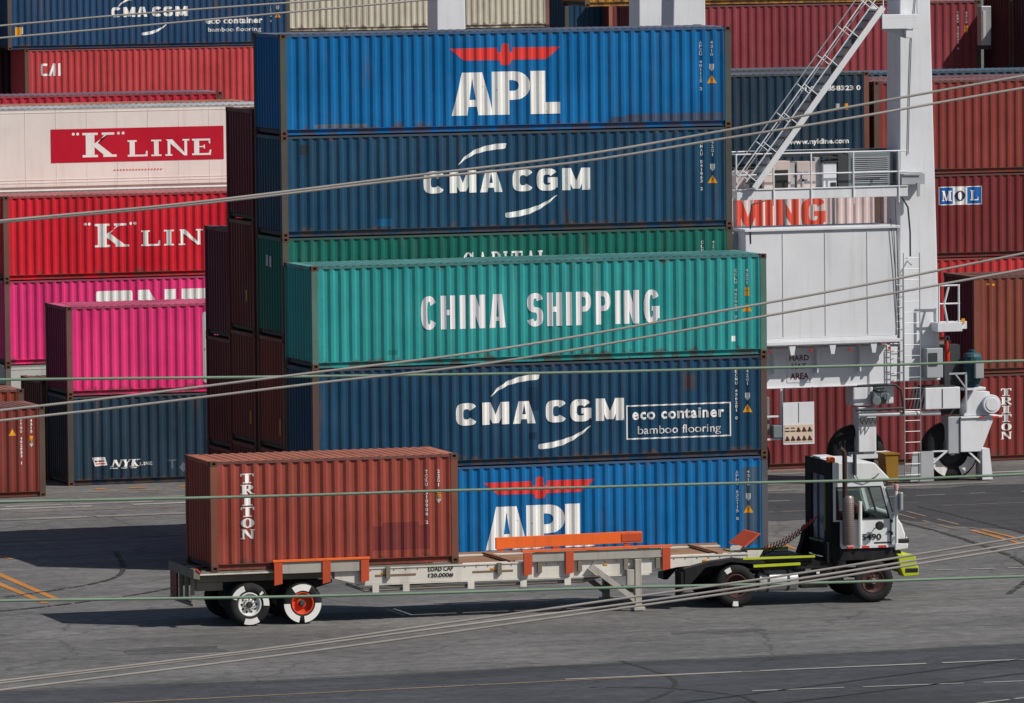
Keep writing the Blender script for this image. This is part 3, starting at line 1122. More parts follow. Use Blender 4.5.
OCHRE = weathered("ochre_plate", (.45, .27, .05), .6, .1, .1, 0, bump=0)
placard(ends[2], .75, .95, .10, .30, OCHRE)
placard(ends[1], .50, .70, .10, .34, OCHRE)
placard(B2, .45, .62, .12, .42, OCHRE)
placard(B3, 1.45, 1.95, .16, .28, GREY_MARK)
placard(B3, 1.15, 1.93, .16, .28, GREY_MARK)

# left group, near
container((-12.5, 25.45, 0), BROWN, "red brown container with yellow stickers on the ground at the left edge", group=G_L,
          marks=codes(12.192, "TTNU 402883 1", "4310", 'sq', True, 0.13) + [("warning_sticker", YELLOW_MARK, [[(11.12, 1.76), (11.36, 1.76), (11.24, 1.96)]])])
container((-12.44, 28.0, 0), (0.24, 0.05, 0.03), "rusty brown container just behind the one at the left edge, a little taller", H=HC, group=G_L, full=False)
container((1.19, 28.6, 0), NYKB, "dark blue NYK LINE container on the ground under the front pink one", L=6.058, group=G_L,
          marks=[("lettering", WHITE, glyph('N', 1.27, .50, 1.58, .71, 'serif', .25, w=.32) + glyph('Y', 1.58, .50, 1.86, .71, 'serif', .2, w=.32) + glyph('K', 1.84, .50, 2.13, .71, 'serif', .2, w=.32)
                  + glyph('L', 2.14, .53, 2.23, .62, 'serif') + glyph('I', 2.24, .53, 2.31, .62, 'serif') + glyph('N', 2.32, .53, 2.42, .62, 'serif') + glyph('E', 2.43, .53, 2.52, .62, 'serif')
                  + [rect(1.26, .455, 1.50, .475), rect(1.58, .455, 1.78, .475), rect(1.86, .455, 2.06, .475)]),
                 ("flag_emblem", WHITE, fit([[(0, 1), (.18, 0), (1, .1), (.85, 1)]], .72, .54, 1.17, .80)),
                 ("flag_stripe", RED_MARK, [[(.79, .705), (.81, .66), (1.09, .665), (1.08, .71)], [(.82, .625), (.84, .59), (1.12, .595), (1.10, .63)]]),
                 ("sticker", NYK_DULL, [[(3.32, .42), (3.46, .28), (3.60, .42), (3.46, .58)], rect(2.98, .62, 3.26, .66), rect(3.09, .40, 3.15, .62)])])
W = []
for k, ch in enumerate("ONE"):
    W += glyph(ch, 4.08 + k * .62, .27, 4.64 + k * .62, 2.33, w=.2, t=.16, **({'e': 16} if ch == 'O' else {}))
container((1.20, 28.6, STD), PINK, "bright pink container in front with a dark shaded end, standing on the NYK LINE one", L=6.058, group=G_L, streaks=.15, end_shade_rgb=(.16, .012, .06),
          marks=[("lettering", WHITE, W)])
container((1.1, 31.15, 0), (.14, .03, .03), "dark maroon container behind the NYK LINE one, its end and roof corner showing", H=HC, group=G_L, full=False)
# left group, behind
container((2.93, 42.5, 0), (.50, .50, .48), "off white container on the ground under the rear pink one", group=G_L, reefer=True, full=False)
W = []
for ch, a, b in (('O', 3.0, 4.17), ('N', 4.34, 5.56), ('E', 5.74, 6.9)):
    W += glyph(ch, a - .1, .66, b - .1, 2.19, w=.3, t=.24, **({'e': 20} if ch == 'O' else {}))
container((2.93, 42.5, STD), PINK, "bright pink container with tops of big white letters, under the red K LINE one", group=G_L, full=False, style=1, streaks=.15, marks=[("lettering", WHITE, W)])
container((2.93, 42.5, 2 * STD), RED, "crimson red K LINE container with white letters on corrugated wall", group=G_L, full=False, style=1, roof_rgb=(.45, .16, .16),
          marks=[("lettering", WHITE, kline((2.89, .95, 3.96, 1.67), (('L', 4.38, .95, 4.98, 1.43), ('I', 5.06, .95, 5.46, 1.43), ('N', 5.57, .95, 6.33, 1.43), ('E', 6.41, .95, 6.96, 1.43)),
                                            ((2.60, 1.67), (2.73, 1.67), (4.04, 1.66), (4.18, 1.66))))])
LBL_RED = weathered("red_label_paint", (0.50, 0.008, 0.03), 0.5, 0.08, 0.1, 0.0, bump=0)
rt = container((0.2, 45.05, 3 * STD), (.78, .73, .69), "cream white refrigerated container with red K LINE banner on a smooth wall", group=G_L, reefer=True, roof_rgb=(.55, .58, .62), post_rgb=(.6, .58, .55), rust=0.0, dirt=.12, vary=.06,
          marks=[("banner", LBL_RED, [rect(4.94, .88, 10.51, 1.92)])])
mb = drape(kline((5.95, 1.03, 7.02, 1.79), (('L', 7.40, 1.02, 8.04, 1.53), ('I', 8.12, 1.02, 8.53, 1.53), ('N', 8.63, 1.02, 9.38, 1.53), ('E', 9.48, 1.02, 10.12, 1.53)),
                 ((5.66, 1.76), (5.80, 1.76), (7.11, 1.76), (7.26, 1.76))), [0, 12.2], lambda x: 0.012, 0.014)
mb.build("lettering", WHITE, rt)
mb = drape([rect(6.95 + i * .1, .60, 7.00 + i * .1, .635) for i in range(16)], [0, 12.2], lambda x: 0.012, 0.012)
mb.build("small_print", RED_MARK, rt)
container((0.2, 47.6, 3 * STD), (.42, .14, .07), "orange brown container right behind the cream refrigerated one, only its roof edge showing", group=G_L, full=False, roof_rgb=(.48, .22, .14))
container((-.03, 50.15, 3 * STD - .07), (.45, .02, .05), "dark red container with purplish roof, a thin strip showing behind the cream one", H=HC, group=G_L, full=False, roof_rgb=(.24, .14, .19))

# far group
W = glyph('C', 0.72, 1.28, 1.02, 1.80, w=.24, t=.18, e=6) + [[(1.02, 1.28), (1.14, 1.28), (1.34, 1.80), (1.24, 1.80)], rect(1.24, 1.28, 1.34, 1.80), rect(1.14, 1.46, 1.28, 1.54), rect(1.46, 1.28, 1.56, 1.80)]
W = [[(x - .02, z + .2) for x, z in p] for p in W]
container((24.3, 122, 3 * STD - .2), (.50, .055, .062), "salmon red CAI container far behind, under the distant CMA CGM one", group=G_F, full=False, roof_rgb=(.4, .25, .25),
          marks=[("lettering", WHITE, W)])
q = [("lettering", WHITE, [[(4.45 + (x - 3.8) * .735, 1.28 + (z - 1.03) * .72) for x, z in p] for p in cma()[0][2]]),
     ("emblem", WHITE, [[(4.45 + (x - 3.8) * .80 - .46, 1.08 + (z - 1.03) * .86) for x, z in p] for p in cma()[1][2]])]
container((23.6, 122, 4 * STD - .2), (.018, .058, .135), "distant navy CMA CGM container in the top left corner", group=G_F, full=False,
          marks=q + [("lettering", WHITE, text_polys("eco container", 8.53, .93, 11.0, 1.18, bold=.03) + text_polys("bamboo flooring", 8.62, .55, 10.92, .78, bold=.01))]
          + codes(12.192, "ECMU 912204 5", "42G1", 'tri', True, .0, .03) + [("sticker", YELLOW_MARK, [rect(.32, .57, .58, .93)]), ("white_sticker", GREY_MARK, [rect(.60, .65, .66, .93)])])
container((39.75, 136, 4 * STD), (.52, .48, .39), "beige container far behind above the top APL one", group=G_F, full=False, post_rgb=(.22, .11, .09))
container((39.75, 136, 3 * STD), (.45, .42, .36), "pale grey container far behind, mostly hidden below the beige one", group=G_F, full=False)
container((57.4, 150, 4 * STD - 1.0), (.010, .045, .09), "dark blue container end far behind in the gap between beige container and crane leg", group=G_F, full=False, L=6.058)
container((59.2, 149, 4 * STD - 1.0), (.13, .025, .03), "maroon container far behind, beside the white crane leg", group=G_F, full=False, L=6.058, post_rgb=(.3, .12, .08))

container((22.6, 124.6, 4 * STD - .2), (.012, .02, .05), "dark navy container end just left of the distant CMA CGM one", group=G_F, full=False)
container((22.6, 124.6, 3 * STD - .2), (.04, .012, .02), "dark maroon container end just left of the salmon red CAI one", group=G_F, full=False)

# right group
YR = 25.25
container((15.3, YR, 0), (.17, .030, .036), "maroon red container on the ground under the white crane beam", group=G_R)
container((27.97, YR, 0), (.22, .038, .034), "red brown container with vertical TRITON lettering on the ground at the right edge", group=G_R, L=6.058, marks=triton(.84, .60, 1.18, 2.14))
container((27.97, YR, STD), (.20, .048, .034), "rusty brown container standing on the right hand TRITON one", group=G_R, H=HC, L=6.058, end_shade_rgb=(.10, .015, .03), post_rgb=(.22, .07, .05),
          marks=[("sticker", YELLOW_MARK, [rect(.42, 2.62, .50, 2.68), rect(.60, 2.60, .68, 2.66)])])
container((28.6, 35, HC), (.50, .035, .04), "bright red container just below the MOL one, only a strip showing", group=G_R, full=False)
q = [("sign", BLUE_MARK, [rect(1.70, 1.20, 2.18, 1.76), rect(2.68, 1.20, 3.18, 1.76)]), ("sign_centre", WHITE, [rect(2.18, 1.20, 2.68, 1.76)]),
     ("sign_border", WHITE, [rect(1.67, 1.76, 3.21, 1.785), rect(1.67, 1.175, 3.21, 1.20), rect(1.67, 1.2, 1.70, 1.76), rect(3.18, 1.2, 3.21, 1.76)])]
M0 = container((28.6, 35, HC + STD), (.165, .025, .028), "dark red container with blue and white MOL sign beside the crane leg", group=G_R, full=False, marks=[])
_, br_, dp_ = container_meshes(12.192, STD, False)
SH = lambda ps, e=0.0: [[(2.12 + (x - 1.67) * .93, 1.63 + (z - 1.175) * .93) for x, z in p] for p in ps]
for nm, ma, ps in q: drape(SH(ps), br_, dp_, .003).build(nm, ma, M0)
drape(SH(glyph('M', 1.78, 1.31, 2.12, 1.65, 'serif') + glyph('L', 2.80, 1.31, 3.08, 1.65, 'serif')), br_, dp_, .014).build("lettering", WHITE, M0)
drape(SH(glyph('O', 2.25, 1.31, 2.61, 1.65, 'serif')), br_, dp_, .014).build("blue_letter", plain("navy_print", (.01, .03, .09), .5), M0)
container((28.6, 35, HC + 2 * STD), (.23, .043, .036), "rust red container on top of the MOL one", group=G_R, H=HC, full=False, roof_rgb=(.26, .13, .14))
container((28.6, 37.6, HC + 2 * STD), (.24, .06, .06), "red brown container behind the rust red one, showing just its roof", group=G_R, H=HC, full=False, roof_rgb=(.24, .12, .13))
container((28.6, 40.2, HC + 2 * STD), (.03, .09, .15), "blue container behind the rust red ones, showing just its roof edge", group=G_R, H=HC + .12, full=False, roof_rgb=(.10, .17, .24))
W = []
for ch, a, b in (('M', 7.15, 8.10), ('I', 8.19, 8.43), ('N', 8.55, 9.28), ('G', 9.37, 10.16)):
    W += glyph(ch, a, 1.10, b, 1.95, w=.30, t=.2)
for k, ch in enumerate("GNA"):
    W += glyph(ch, 5.4 - k * 1.05, 1.10, 6.25 - k * 1.05, 1.95, w=.30, t=.2)
ORANGE_RED = weathered("orange_red_lettering", (.72, .095, .06), .5, .1, .15, .1, bump=0)
container((16.84, 35, HC + STD), (.70, .56, .55), "white container with big red MING letters between the crane deck and engine house", group=G_R, H=HC, post_rgb=(.60, .50, .48), rust=.1, streaks=.2, marks=[("lettering", ORANGE_RED, W)], dirt=.2)
WWW = text_polys("www.nykline.com", 9.58, .67, 11.52, .88, bold=.03)
container((16.25, 35, 2 * HC + STD), NYKB, "dark blue container with www.nykline.com behind the crane staircase", group=G_R, H=HC, post_rgb=(.18, .08, .06), roof_rgb=(.14, .16, .20),
          marks=[("lettering", WHITE, WWW), ("number_marking", WHITE, text_polys("NYKU 858323 0", 9.95, 2.34, 11.93, 2.49, bold=.03)),
                 ("sticker", GREY_MARK, [rect(11.10, 1.76, 11.22, 1.94)]), ("height_sticker", YELLOW_MARK, [rect(11.38, 1.76, 11.50, 1.94)])])
container((16.25, 37.6, 2 * HC + STD), (.07, .08, .10), "grey blue container behind the nykline one, showing its roof", group=G_R, H=HC + .05, full=False, roof_rgb=(.15, .17, .21))
container((28.35, 56, 4 * STD), (.25, .046, .058), "faded red container high behind the crane staircase", group=G_R, full=False, roof_rgb=(.3, .14, .16),
          marks=codes(12.192, "TEMU 318542 6", "4310", 'sq', False))
container((26.4, 56, 5 * STD), (.42, .22, .05), "mustard yellow container along the top edge, its lower rail showing", group=G_R, full=False)
container((41.0, 54.5, 4 * STD), (.08, .012, .022), "dark maroon container end behind the crane, second from the right edge", group=G_R, full=False, H=HC)
container((40.98, 51.9, 4 * STD), (.06, .012, .022), "very dark maroon container end at the upper right corner with a small white sign", group=G_R, full=False, H=HC)

cab_ = thing("electric_cabinet", "pale grey cabinet between the faded red container and the dark container ends", "cabinet", (39.75, 54.0, 11.35))
MB().box(0, .36, 0, .4, .12, 1.45).build("casing", GALV, cab_, bevel=.02)
MB().box(-.02, .38, -.02, .42, 0, .118).build("plinth", STEEL_DARK, cab_)
MB().box(.06, .16, -.02, -.001, .25, 1.3).build("door", GREY_MARK, cab_)


# repainted patches and grimy bands on the walls
def patch(root_label, polys, rgb, L=12.192, style=0):
    root = [o for o in bpy.data.objects if o.get("label", "").startswith(root_label)][0]
    H = STD
    _, br, dp = container_meshes(L, H, False, style)
    ma = weathered("repaint_patch", rgb, .55, .25, .3, .4, chips=.6)
    drape(polys, br, dp, .0012).build("repaint_patch", ma, root)


patch("bright blue APL container on the very top", [rect(9.3, .17, 11.98, .36), rect(8.9, .17, 9.3, .30)], (.055, .075, .13))
patch("bright blue APL container on the very top", [rect(.9, .17, 2.3, .27)], (.12, .15, .2))
patch("unframed navy", [rect(2.55, .22, 2.95, .42)], (.004, .12, .27), style=1)
patch("unframed navy", [rect(.5, 2.1, .72, 2.35)], (.02, .03, .04), style=1)
patch("navy CMA CGM container with framed", [rect(9.9, 1.75, 10.25, 2.15)], (.06, .05, .06), style=1)
patch("navy CMA CGM container with framed", [rect(5.72, 1.35, 6.02, 1.95), rect(5.75, .62, 5.95, .8)], (.008, .035, .075), style=1)
patch("teal green", [rect(2.0, .3, 2.25, .42), rect(9.9, .7, 10.0, .95)], (.02, .2, .2))
patch("bright blue APL container at the bottom", [rect(11.5, .3, 11.97, 2.3)], (.045, .09, .15))

# ---------------------------------------------------------------- gantry crane
CW = weathered("crane_white_paint", (0.72, 0.74, 0.78), 0.45, 0.07, 0.22, 0.16, scuff=0.14, rust_rgb=(.3, .2, .13), dirt_rgb=(.3, .28, .26))
CG = weathered("crane_grey_paint", (0.40, 0.42, 0.45), 0.5, 0.08, 0.15, 0.05)
CD = weathered("crane_dark_parts", (0.05, 0.055, 0.06), 0.55, 0.3, 0.3, 0.2)
CTREAD = weathered("stair_grating", (0.12, 0.14, 0.14), 0.6, 0.2, 0.2, 0.1)
TYRE = weathered("tyre_rubber", (0.020, 0.020, 0.022), 0.8, 0.3, 0.3, 0.0, dirt_rgb=(.07, .065, .06))
MOTOR = weathered("motor_teal_paint", (0.03, 0.09, 0.11), 0.45, 0.2, 0.3, 0.1)
SAFETY_RED = weathered("safety_red_paint", (0.55, 0.03, 0.02), 0.45, 0.1, 0.1, 0.0)
MUSTARD = weathered("mustard_paint", (0.27, 0.145, 0.022), 0.55, 0.2, 0.3, 0.3)
PINK_PANEL = weathered("faded_pink_panel", (0.60, 0.50, 0.48), 0.5, 0.15, 0.2, 0.3)
LOUVRE = weathered("louvre_grey", (0.18, 0.21, 0.22), 0.5, 0.15, 0.2, 0.1)

YN = 19.3
crane = thing("gantry_crane", "white rubber tyred gantry crane with engine house, staircase and wheels standing between the container rows", "crane", (20.6, YN, 0))


def K(x, y=0.0, z=0.0):
    return (x - 20.6, y - YN, z)


def cbox(mb, x0, x1, y0, y1, z0, z1):
    return mb.box(x0 - 20.6, x1 - 20.6, y0 - YN, y1 - YN, z0, z1)


def leg(xb0, xb1, xt0, xt1, y0, y1, zb, zt):
    mb = MB()
    n = 0
    v = []
    for z, a, b in ((zb, xb0, xb1), (zt, xt0, xt1)):
        for x, y in ((a, y0), (b, y0), (b, y1), (a, y1)):
            v.append((x - 20.6, y - YN, z))
    mb.v = v
    mb.f = [(0, 3, 2, 1), (4, 5, 6, 7), (0, 1, 5, 4), (1, 2, 6, 5), (2, 3, 7, 6), (3, 0, 4, 7)]
    return mb


leg(23.30, 24.56, 23.42, 24.26, YN, YN + 1.05, 2.9, 16.5).build("leg", CW, crane, bevel=.03)
leg(16.30, 17.55, 16.62, 17.50, YN, YN + 1.05, 2.9, 16.5).build("leg", CW, crane, bevel=.03)
leg(23.50, 24.60, 23.64, 24.52, 42.5, 43.5, 2.9, 16.5).build("leg", CW, crane, bevel=.03)
leg(16.85, 17.95, 16.97, 17.84, 42.5, 43.5, 2.9, 16.5).build("leg", CW, crane, bevel=.03)
mb = MB(); cbox(mb, 16.6, 24.5, 42.4, 43.6, 2.0, 2.95); mb.build("sill_beam", CW, crane, bevel=.02)

# near sill beam with stiffeners
mb = MB()
cbox(mb, 16.6, 23.02, YN + .02, YN + .95, 2.86, 3.96)
cbox(mb, 16.6, 23.02, YN - .03, YN + 1.0, 2.82, 2.862)
cbox(mb, 23.02, 23.30, YN + .05, YN + .9, 2.90, 3.90)
mb.build("sill_beam", CW, crane, bevel=.012)
mb = MB()
for x in (19.45, 20.75, 22.05):
    mb.prism([(x - 20.6 - .02, 3.99), (x - 20.6 + .02, 3.99), (x - 20.6 + .02, 3.25), (x - 20.6 - .02, 3.25)], -.16, .019)
mb.build("stiffener", CW, crane)
# engine house on the beam
hy0, hy1 = 18.78, 20.35
mb = MB(); cbox(mb, 18.46, 23.04, hy0, hy1, 4.27, 7.33); house = mb.build("engine_house", CW, crane, bevel=.02)
mb = MB()
for x in (19.58, 20.86, 22.14):
    cbox(mb, x - .012, x + .012, hy0 - .012, hy0 - .002, 4.33, 7.29)
mb.build("panel_joint", weathered("joint_grey", (.55, .57, .60), .5, .1, .2, .1, bump=0), house)
mb = MB()
cbox(mb, 18.42, 23.12, hy0 - .06, hy1 + .05, 7.332, 7.41)
mb.build('house_rim', CW, house, bevel=.01)
mb = MB()
cbox(mb, 18.46, 23.10, hy0 - .10, hy0 + .2, 4.09, 4.19)
cbox(mb, 18.46, 23.10, hy0 - .04, hy1, 4.192, 4.268)
mb.build("house_rim", CW, house, bevel=.01)
mb = MB()
for x in (18.63, 19.83, 21.05, 22.30):
    mb.prism([(x - .10 - 20.6, 4.088), (x - .05 - 20.6, 3.80), (x + .05 - 20.6, 3.80), (x + .10 - 20.6, 4.088)], hy0 - .07 - YN, hy0 + .06 - YN)
mb.build("mounting_foot", CW, house)
mb = MB()
for x in (19.2, 20.4, 21.6, 22.8):
    cbox(mb, x - .03, x + .03, hy0 - .02, hy0 + .03, 3.88, 3.95)
mb.build("red_marker_lamp", SAFETY_RED, house)
mb = MB(); cbox(mb, 18.0, 18.5, hy0 + .6, hy1, 4.1, 7.3); mb.build("side_duct", CG, house)
# warning text on the beam
TXTRED = weathered("dark_red_print", (.12, .012, .016), .6, .1, .1, 0, bump=0)
mb = MB()
W = text_polys("HARD", 19.95, 3.60, 20.54, 3.76, bold=.02) + text_polys("HAT", 20.02, 3.36, 20.46, 3.52, bold=.02) + text_polys("AREA", 19.97, 3.07, 20.53, 3.25, bold=.02)
drape([[(x - 20.6, z) for x, z in p] for p in W], [-9, 9], lambda x: .02, .0165).build("lettering", TXTRED, crane)
mb = MB()
cbox(mb, 19.88, 20.62, YN + .006, YN + .018, 2.98, 3.80)
mb.build("warning_plate", CW, crane)

# deck with railing and equipment
dy0, dy1 = 18.95, 20.3
mb = MB()
cbox(mb, 18.28, 23.46, dy0, dy0 + .12, 8.22, 8.50)
cbox(mb, 18.28, 23.30, dy0 + .121, dy1, 8.44, 8.50)
cbox(mb, 18.28, 23.46, dy0 - .03, dy0 + .15, 8.502, 8.53)
for x in (18.5, 19.7, 20.9, 22.1, 23.2): cbox(mb, x - .05, x + .05, dy0 + .122, dy1, 8.24, 8.438)
mb.build("deck", CW, crane, bevel=.008)
mb = MB()
for x in (18.62, 20.1, 21.6, 23.1):
    cbox(mb, x - .03, x + .03, dy1 - .3, dy1 - .24, 7.412, 8.238)
mb.build("deck_post", CG, crane)
rail = MB()
for z in (8.93, 9.52):
    rail.tube([K(18.26, dy0, z), K(23.42, dy0, z)], .022, 8)
    rail.tube([K(18.26, dy1, z + .02), K(23.3, dy1, z + .02)], .02, 8)
    rail.tube([K(18.26, dy0, z), K(18.26, dy1, z)], .02, 8)
for x in (18.26, 19.38, 20.52, 21.80, 23.18):
    rail.tube([K(x, dy0 - .012, 8.05 if x not in (18.26,) else 8.5), K(x, dy0 - .012, 9.52)], .026, 8)
    rail.tube([K(x, dy1, 8.5), K(x, dy1, 9.54)], .022, 8)
rail.build("railing", CW, crane, smooth=True)
# cabinets on the deck
mb = MB(); cbox(mb, 19.30, 20.10, 19.5, 20.0, 8.51, 9.28); cab = mb.build("switch_cabinet", PINK_PANEL, crane, bevel=.01)
mb = MB(); cbox(mb, 19.64, 20.02, 19.47, 19.499, 8.53, 9.03); mb.build("cabinet_opening", BLACK_MARK, cab)
mb = MB(); cbox(mb, 20.12, 20.26, 19.55, 20.0, 8.51, 9.22); mb.build("cable_duct", CG, crane)
mb = MB(); cbox(mb, 20.30, 20.86, 19.5, 20.0, 8.51, 9.25); c2 = mb.build("switch_cabinet", PINK_PANEL, crane, bevel=.01)
mb = MB()
cbox(mb, 20.31, 20.66, 19.46, 19.498, 8.95, 9.00); cbox(mb, 20.44, 20.50, 19.46, 19.498, 8.56, 8.95); cbox(mb, 20.36, 20.60, 19.46, 19.498, 8.70, 8.76)
mb.build("cabinet_frame", CG, c2)
mb = MB(); cbox(mb, 20.88, 21.06, 19.6, 20.0, 8.51, 9.36); mb.build("cable_duct", CG, crane)
mb = MB(); cbox(mb, 21.08, 21.48, 19.45, 19.95, 8.51, 9.20); c3 = mb.build("electric_box", CW, crane, bevel=.01)
mb = MB(); cbox(mb, 21.05, 21.51, 19.42, 19.98, 9.203, 9.26); cbox(mb, 21.05, 21.51, 19.42, 19.98, 9.32, 9.38); mb.build("box_lid", CD, c3)
mb = MB(); cbox(mb, 21.30, 21.46, 19.43, 19.448, 8.52, 8.64); mb.build("box_vent", BLACK_MARK, c3)
mb = MB(); cbox(mb, 21.55, 21.85, 19.5, 20.1, 8.51, 9.42); mb.build("generator_post", CD, crane)
mb = MB(); cbox(mb, 21.86, 23.22, 19.5, 20.2, 8.51, 9.46); gen = mb.build("radiator_unit", LOUVRE, crane, bevel=.01)
mb = MB()
for i in range(14):
    z = 8.60 + i * .055
    cbox(mb, 21.98, 23.08, 19.462, 19.499, z, z + .022)
mb.build("louvre", CG, gen)
mb = MB(); cbox(mb, 18.5, 19.26, 19.7, 20.1, 8.51, 9.0); mb.build("lower_cabinet", PINK_PANEL, crane, bevel=.01)
mb = MB(); cbox(mb, 19.0, 23.2, 19.9, 20.25, 9.38, 9.55); mb.build("roof_duct", CD, crane)

# staircase up to the small landing
st = thing("staircase", None, None)
st.parent = crane
a0, a1 = Vector(K(18.72, 0, 8.56)), Vector(K(22.66, 0, 13.62))
mb = MB()
ys0, ys1 = 18.72 - YN, 19.36 - YN
d = (a1 - a0).normalized()
for y in (ys0, ys1):
    a = a0.copy(); b = a1.copy(); a.y = b.y = y
    mb.bar(a, b, .035, .17)
mb.build("stringer", CW, st, bevel=.006)
mb = MB()
n = 20
for i in range(n):
    p = a0.lerp(a1, (i + .5) / n)
    mb.box(p.x - .13, p.x + .13, ys0 + .02, ys1 - .02, p.z - .02, p.z + .02)
mb.build("tread", CTREAD, st)
mb = MB()
up = Vector((-d.z, 0, d.x))
for y in (ys0 + .01, ys1 - .01):
    for h in (.50, .95):
        a = a0 + up * h * .62; b = a1 + up * h * .62 + d * 1.0
        a.y = b.y = y
        mb.tube([a, b], .019, 8)
    for i in range(7):
        p = a0.lerp(a1, i / 6.3 + .03); p.y = y
        mb.tube([p, p + up * .60], .017, 6)
mb.build("handrail", CW, st, smooth=True)
mb = MB()
for i in range(6):
    p = a0.lerp(a1, i / 6.3 + .03)
    q = p + up * .0
    mb.box(p.x - .04, p.x + .25, ys1 - .02, ys1 + .02, p.z - .17, p.z + .08)
mb.build("stair_bracket", CTREAD, st)
mb = MB()
cbox(mb, 22.62, 23.74, 18.70, 19.28, 13.30, 13.40)
cbox(mb, 22.62, 23.74, 18.70, 18.74, 13.0, 13.298)
mb.prism([(22.66 - 20.6, 12.99), (23.62 - 20.6, 12.99), (23.62 - 20.6, 12.72), (23.40 - 20.6, 12.72)], -.35, -.31)
mb.build("landing", CW, crane, bevel=.006)
mb = MB()
for x in (22.66, 23.70): mb.tube([K(x, 18.72, 13.4), K(x, 18.72, 14.5)], .02, 8)
for z in (13.95, 14.5): mb.tube([K(22.66, 18.72, z), K(23.70, 18.72, z)], .02, 8)
mb.build("landing_railing", CW, crane, smooth=True)
mb = MB(); cbox(mb, 23.36, 23.56, 18.74, 19.0, 12.74, 12.98); mb.build("landing_lamp", CW, crane)

# thin cables hanging down the leg and house
mb = MB()
mb.tube([K(23.90, YN - .03, 14.2), K(23.72, YN - .03, 12.6), K(23.66, YN - .03, 11.2), K(23.60, YN - .03, 9.4)], .012, 5)
mb.tube([K(22.84, hy0 - .05, 7.6), K(22.98, hy0 - .05, 6.0), K(23.06, hy0 - .05, 4.6), K(23.0, hy0 - .05, 2.9)], .012, 5)
mb.tube([K(22.98, hy0 - .05, 8.2), K(23.05, hy0 - .05, 6.4), K(23.08, hy0 - .05, 4.4), K(23.07, hy0 - .05, 2.8)], .012, 5)
mb.tube([K(23.26, dy0 - .05, 8.2), K(23.44, dy0 - .05, 7.9), K(23.50, dy0 - .05, 7.2), K(23.50, dy0 - .05, 6.5)], .025, 6)
mb.tube([K(18.62, hy0, 7.0), K(18.60, hy0 - .02, 7.7), K(18.66, hy0, 8.1), K(19.1, hy0 + .1, 8.2)], .02, 6)
mb.build("cable", CD, crane)

# ladder
mb = MB()
for x in (23.32, 23.81): mb.tube([K(x, 18.98, .10), K(x, 18.98, 6.6)], .016, 8)
for i in range(21): mb.tube([K(23.32, 18.98, .25 + i * .31), K(23.81, 18.98, .25 + i * .31)], .010, 6)
mb.tube([K(23.56, 18.98, 6.25), K(23.56, 19.3, 6.35)], .02, 6)
mb.build("ladder", GALV, crane, smooth=True)
mb = MB()
for i in range(16):
    mb.tube([K(22.99, 19.2, 2.95 + i * .21), K(23.29, 19.2, 2.95 + i * .21)], .012, 6)
mb.tube([K(22.99, 19.2, 2.9), K(22.99, 19.2, 3.95)], .016, 6)
mb.build("rung_ladder", GALV, crane)
# side platform
mb = MB(); cbox(mb, 24.28, 25.04, 18.8, 19.5, 4.32, 4.58); cbox(mb, 25.041, 25.22, 18.9, 19.3, 4.38, 4.60); mb.build("side_platform", CW, crane, bevel=.01)
mb = MB()
for x in (24.34, 24.95):
    mb.tube([K(x, 18.84, 4.58), K(x, 18.84, 5.66)], .03, 8)
for z in (5.12, 5.64): mb.tube([K(24.34, 18.84, z), K(24.98, 18.84, z)], .025, 8)
mb.tube([K(24.60, 18.84, 4.58), K(24.50, 18.84, 5.1), K(24.64, 18.84, 5.6)], .03, 6)
mb.build("platform_railing", CW, crane, smooth=True)
mb = MB(); cbox(mb, 25.05, 25.14, 18.85, 18.899, 4.55, 4.68); mb.build("platform_marker", YELLOW_MARK, crane)
mb = MB(); cbox(mb, 24.0, 24.5, 18.95, 19.28, 3.0, 3.85); mb.build("shaded_cabinet", CG, crane, bevel=.02)
mb = MB(); cbox(mb, 24.06, 24.32, 18.93, 18.948, 3.35, 3.72); mb.build("cabinet_window", CD, crane)

# bogie hardware on the near right corner
mb = MB()
cbox(mb, 23.95, 25.02, 18.95, 19.9, 2.10, 2.72)
mb.build("equaliser_box", CW, crane, bevel=.02)
mb = MB()
cbox(mb, 24.46, 24.484, 18.938, 18.949, 2.14, 2.68)
cbox(mb, 23.97, 24.9, 19.0, 19.6, 2.722, 2.76)
mb.build("box_joint", CD, crane)
mb = MB()
mb.tube([K(21.95, 19.1, 2.02), K(24.45, 19.1, 1.98)], .07, 10)
mb.build("cross_tube", CW, crane, smooth=True)
mb = MB(); cbox(mb, 21.88, 22.50, 19.3, 19.95, 2.25, 2.80); cbox(mb, 22.505, 23.25, 19.6, 19.95, 2.25, 2.80); mb.build("drive_casing", CW, crane, bevel=.04)
mb = MB()
cbox(mb, 22.42, 22.84, 19.1, 19.5, 2.28, 2.66); cbox(mb, 22.52, 22.74, 19.05, 19.45, 2.662, 2.76)
mb.tube([K(22.48, 19.05, 2.4), K(22.48, 18.98, 2.4)], .14, 10)
mb.tube([K(22.8, 19.05, 2.5), K(22.8, 18.98, 2.5)], .11, 10)
mb.build("hydraulic_unit", LOUVRE, crane, bevel=.02)
mb = MB()
mb.tube([K(21.9, 19.0, 2.84), K(22.6, 19.0, 2.86), K(23.05, 19.0, 2.84), K(23.22, 19.0, 2.7), K(23.28, 19.0, 2.3), K(23.3, 19.0, 2.0)], .035, 8)
mb.tube([K(21.85, 19.0, 2.16), K(22.6, 19.0, 2.16), K(23.3, 19.0, 2.17)], .04, 8)
for i in range(5):
    x = 23.5 + i * .1
    mb.tube([K(x, 19.15, 2.1), K(x + .04, 19.05, 2.4), K(x + .12, 19.1, 2.7)], .022, 6)
for i in range(4):
    x = 22.0 + i * .13
    mb.tube([K(x, 19.1, 1.9), K(x + .06, 19.05, 1.75), K(x + .14, 19.1, 1.9)], .02, 6)
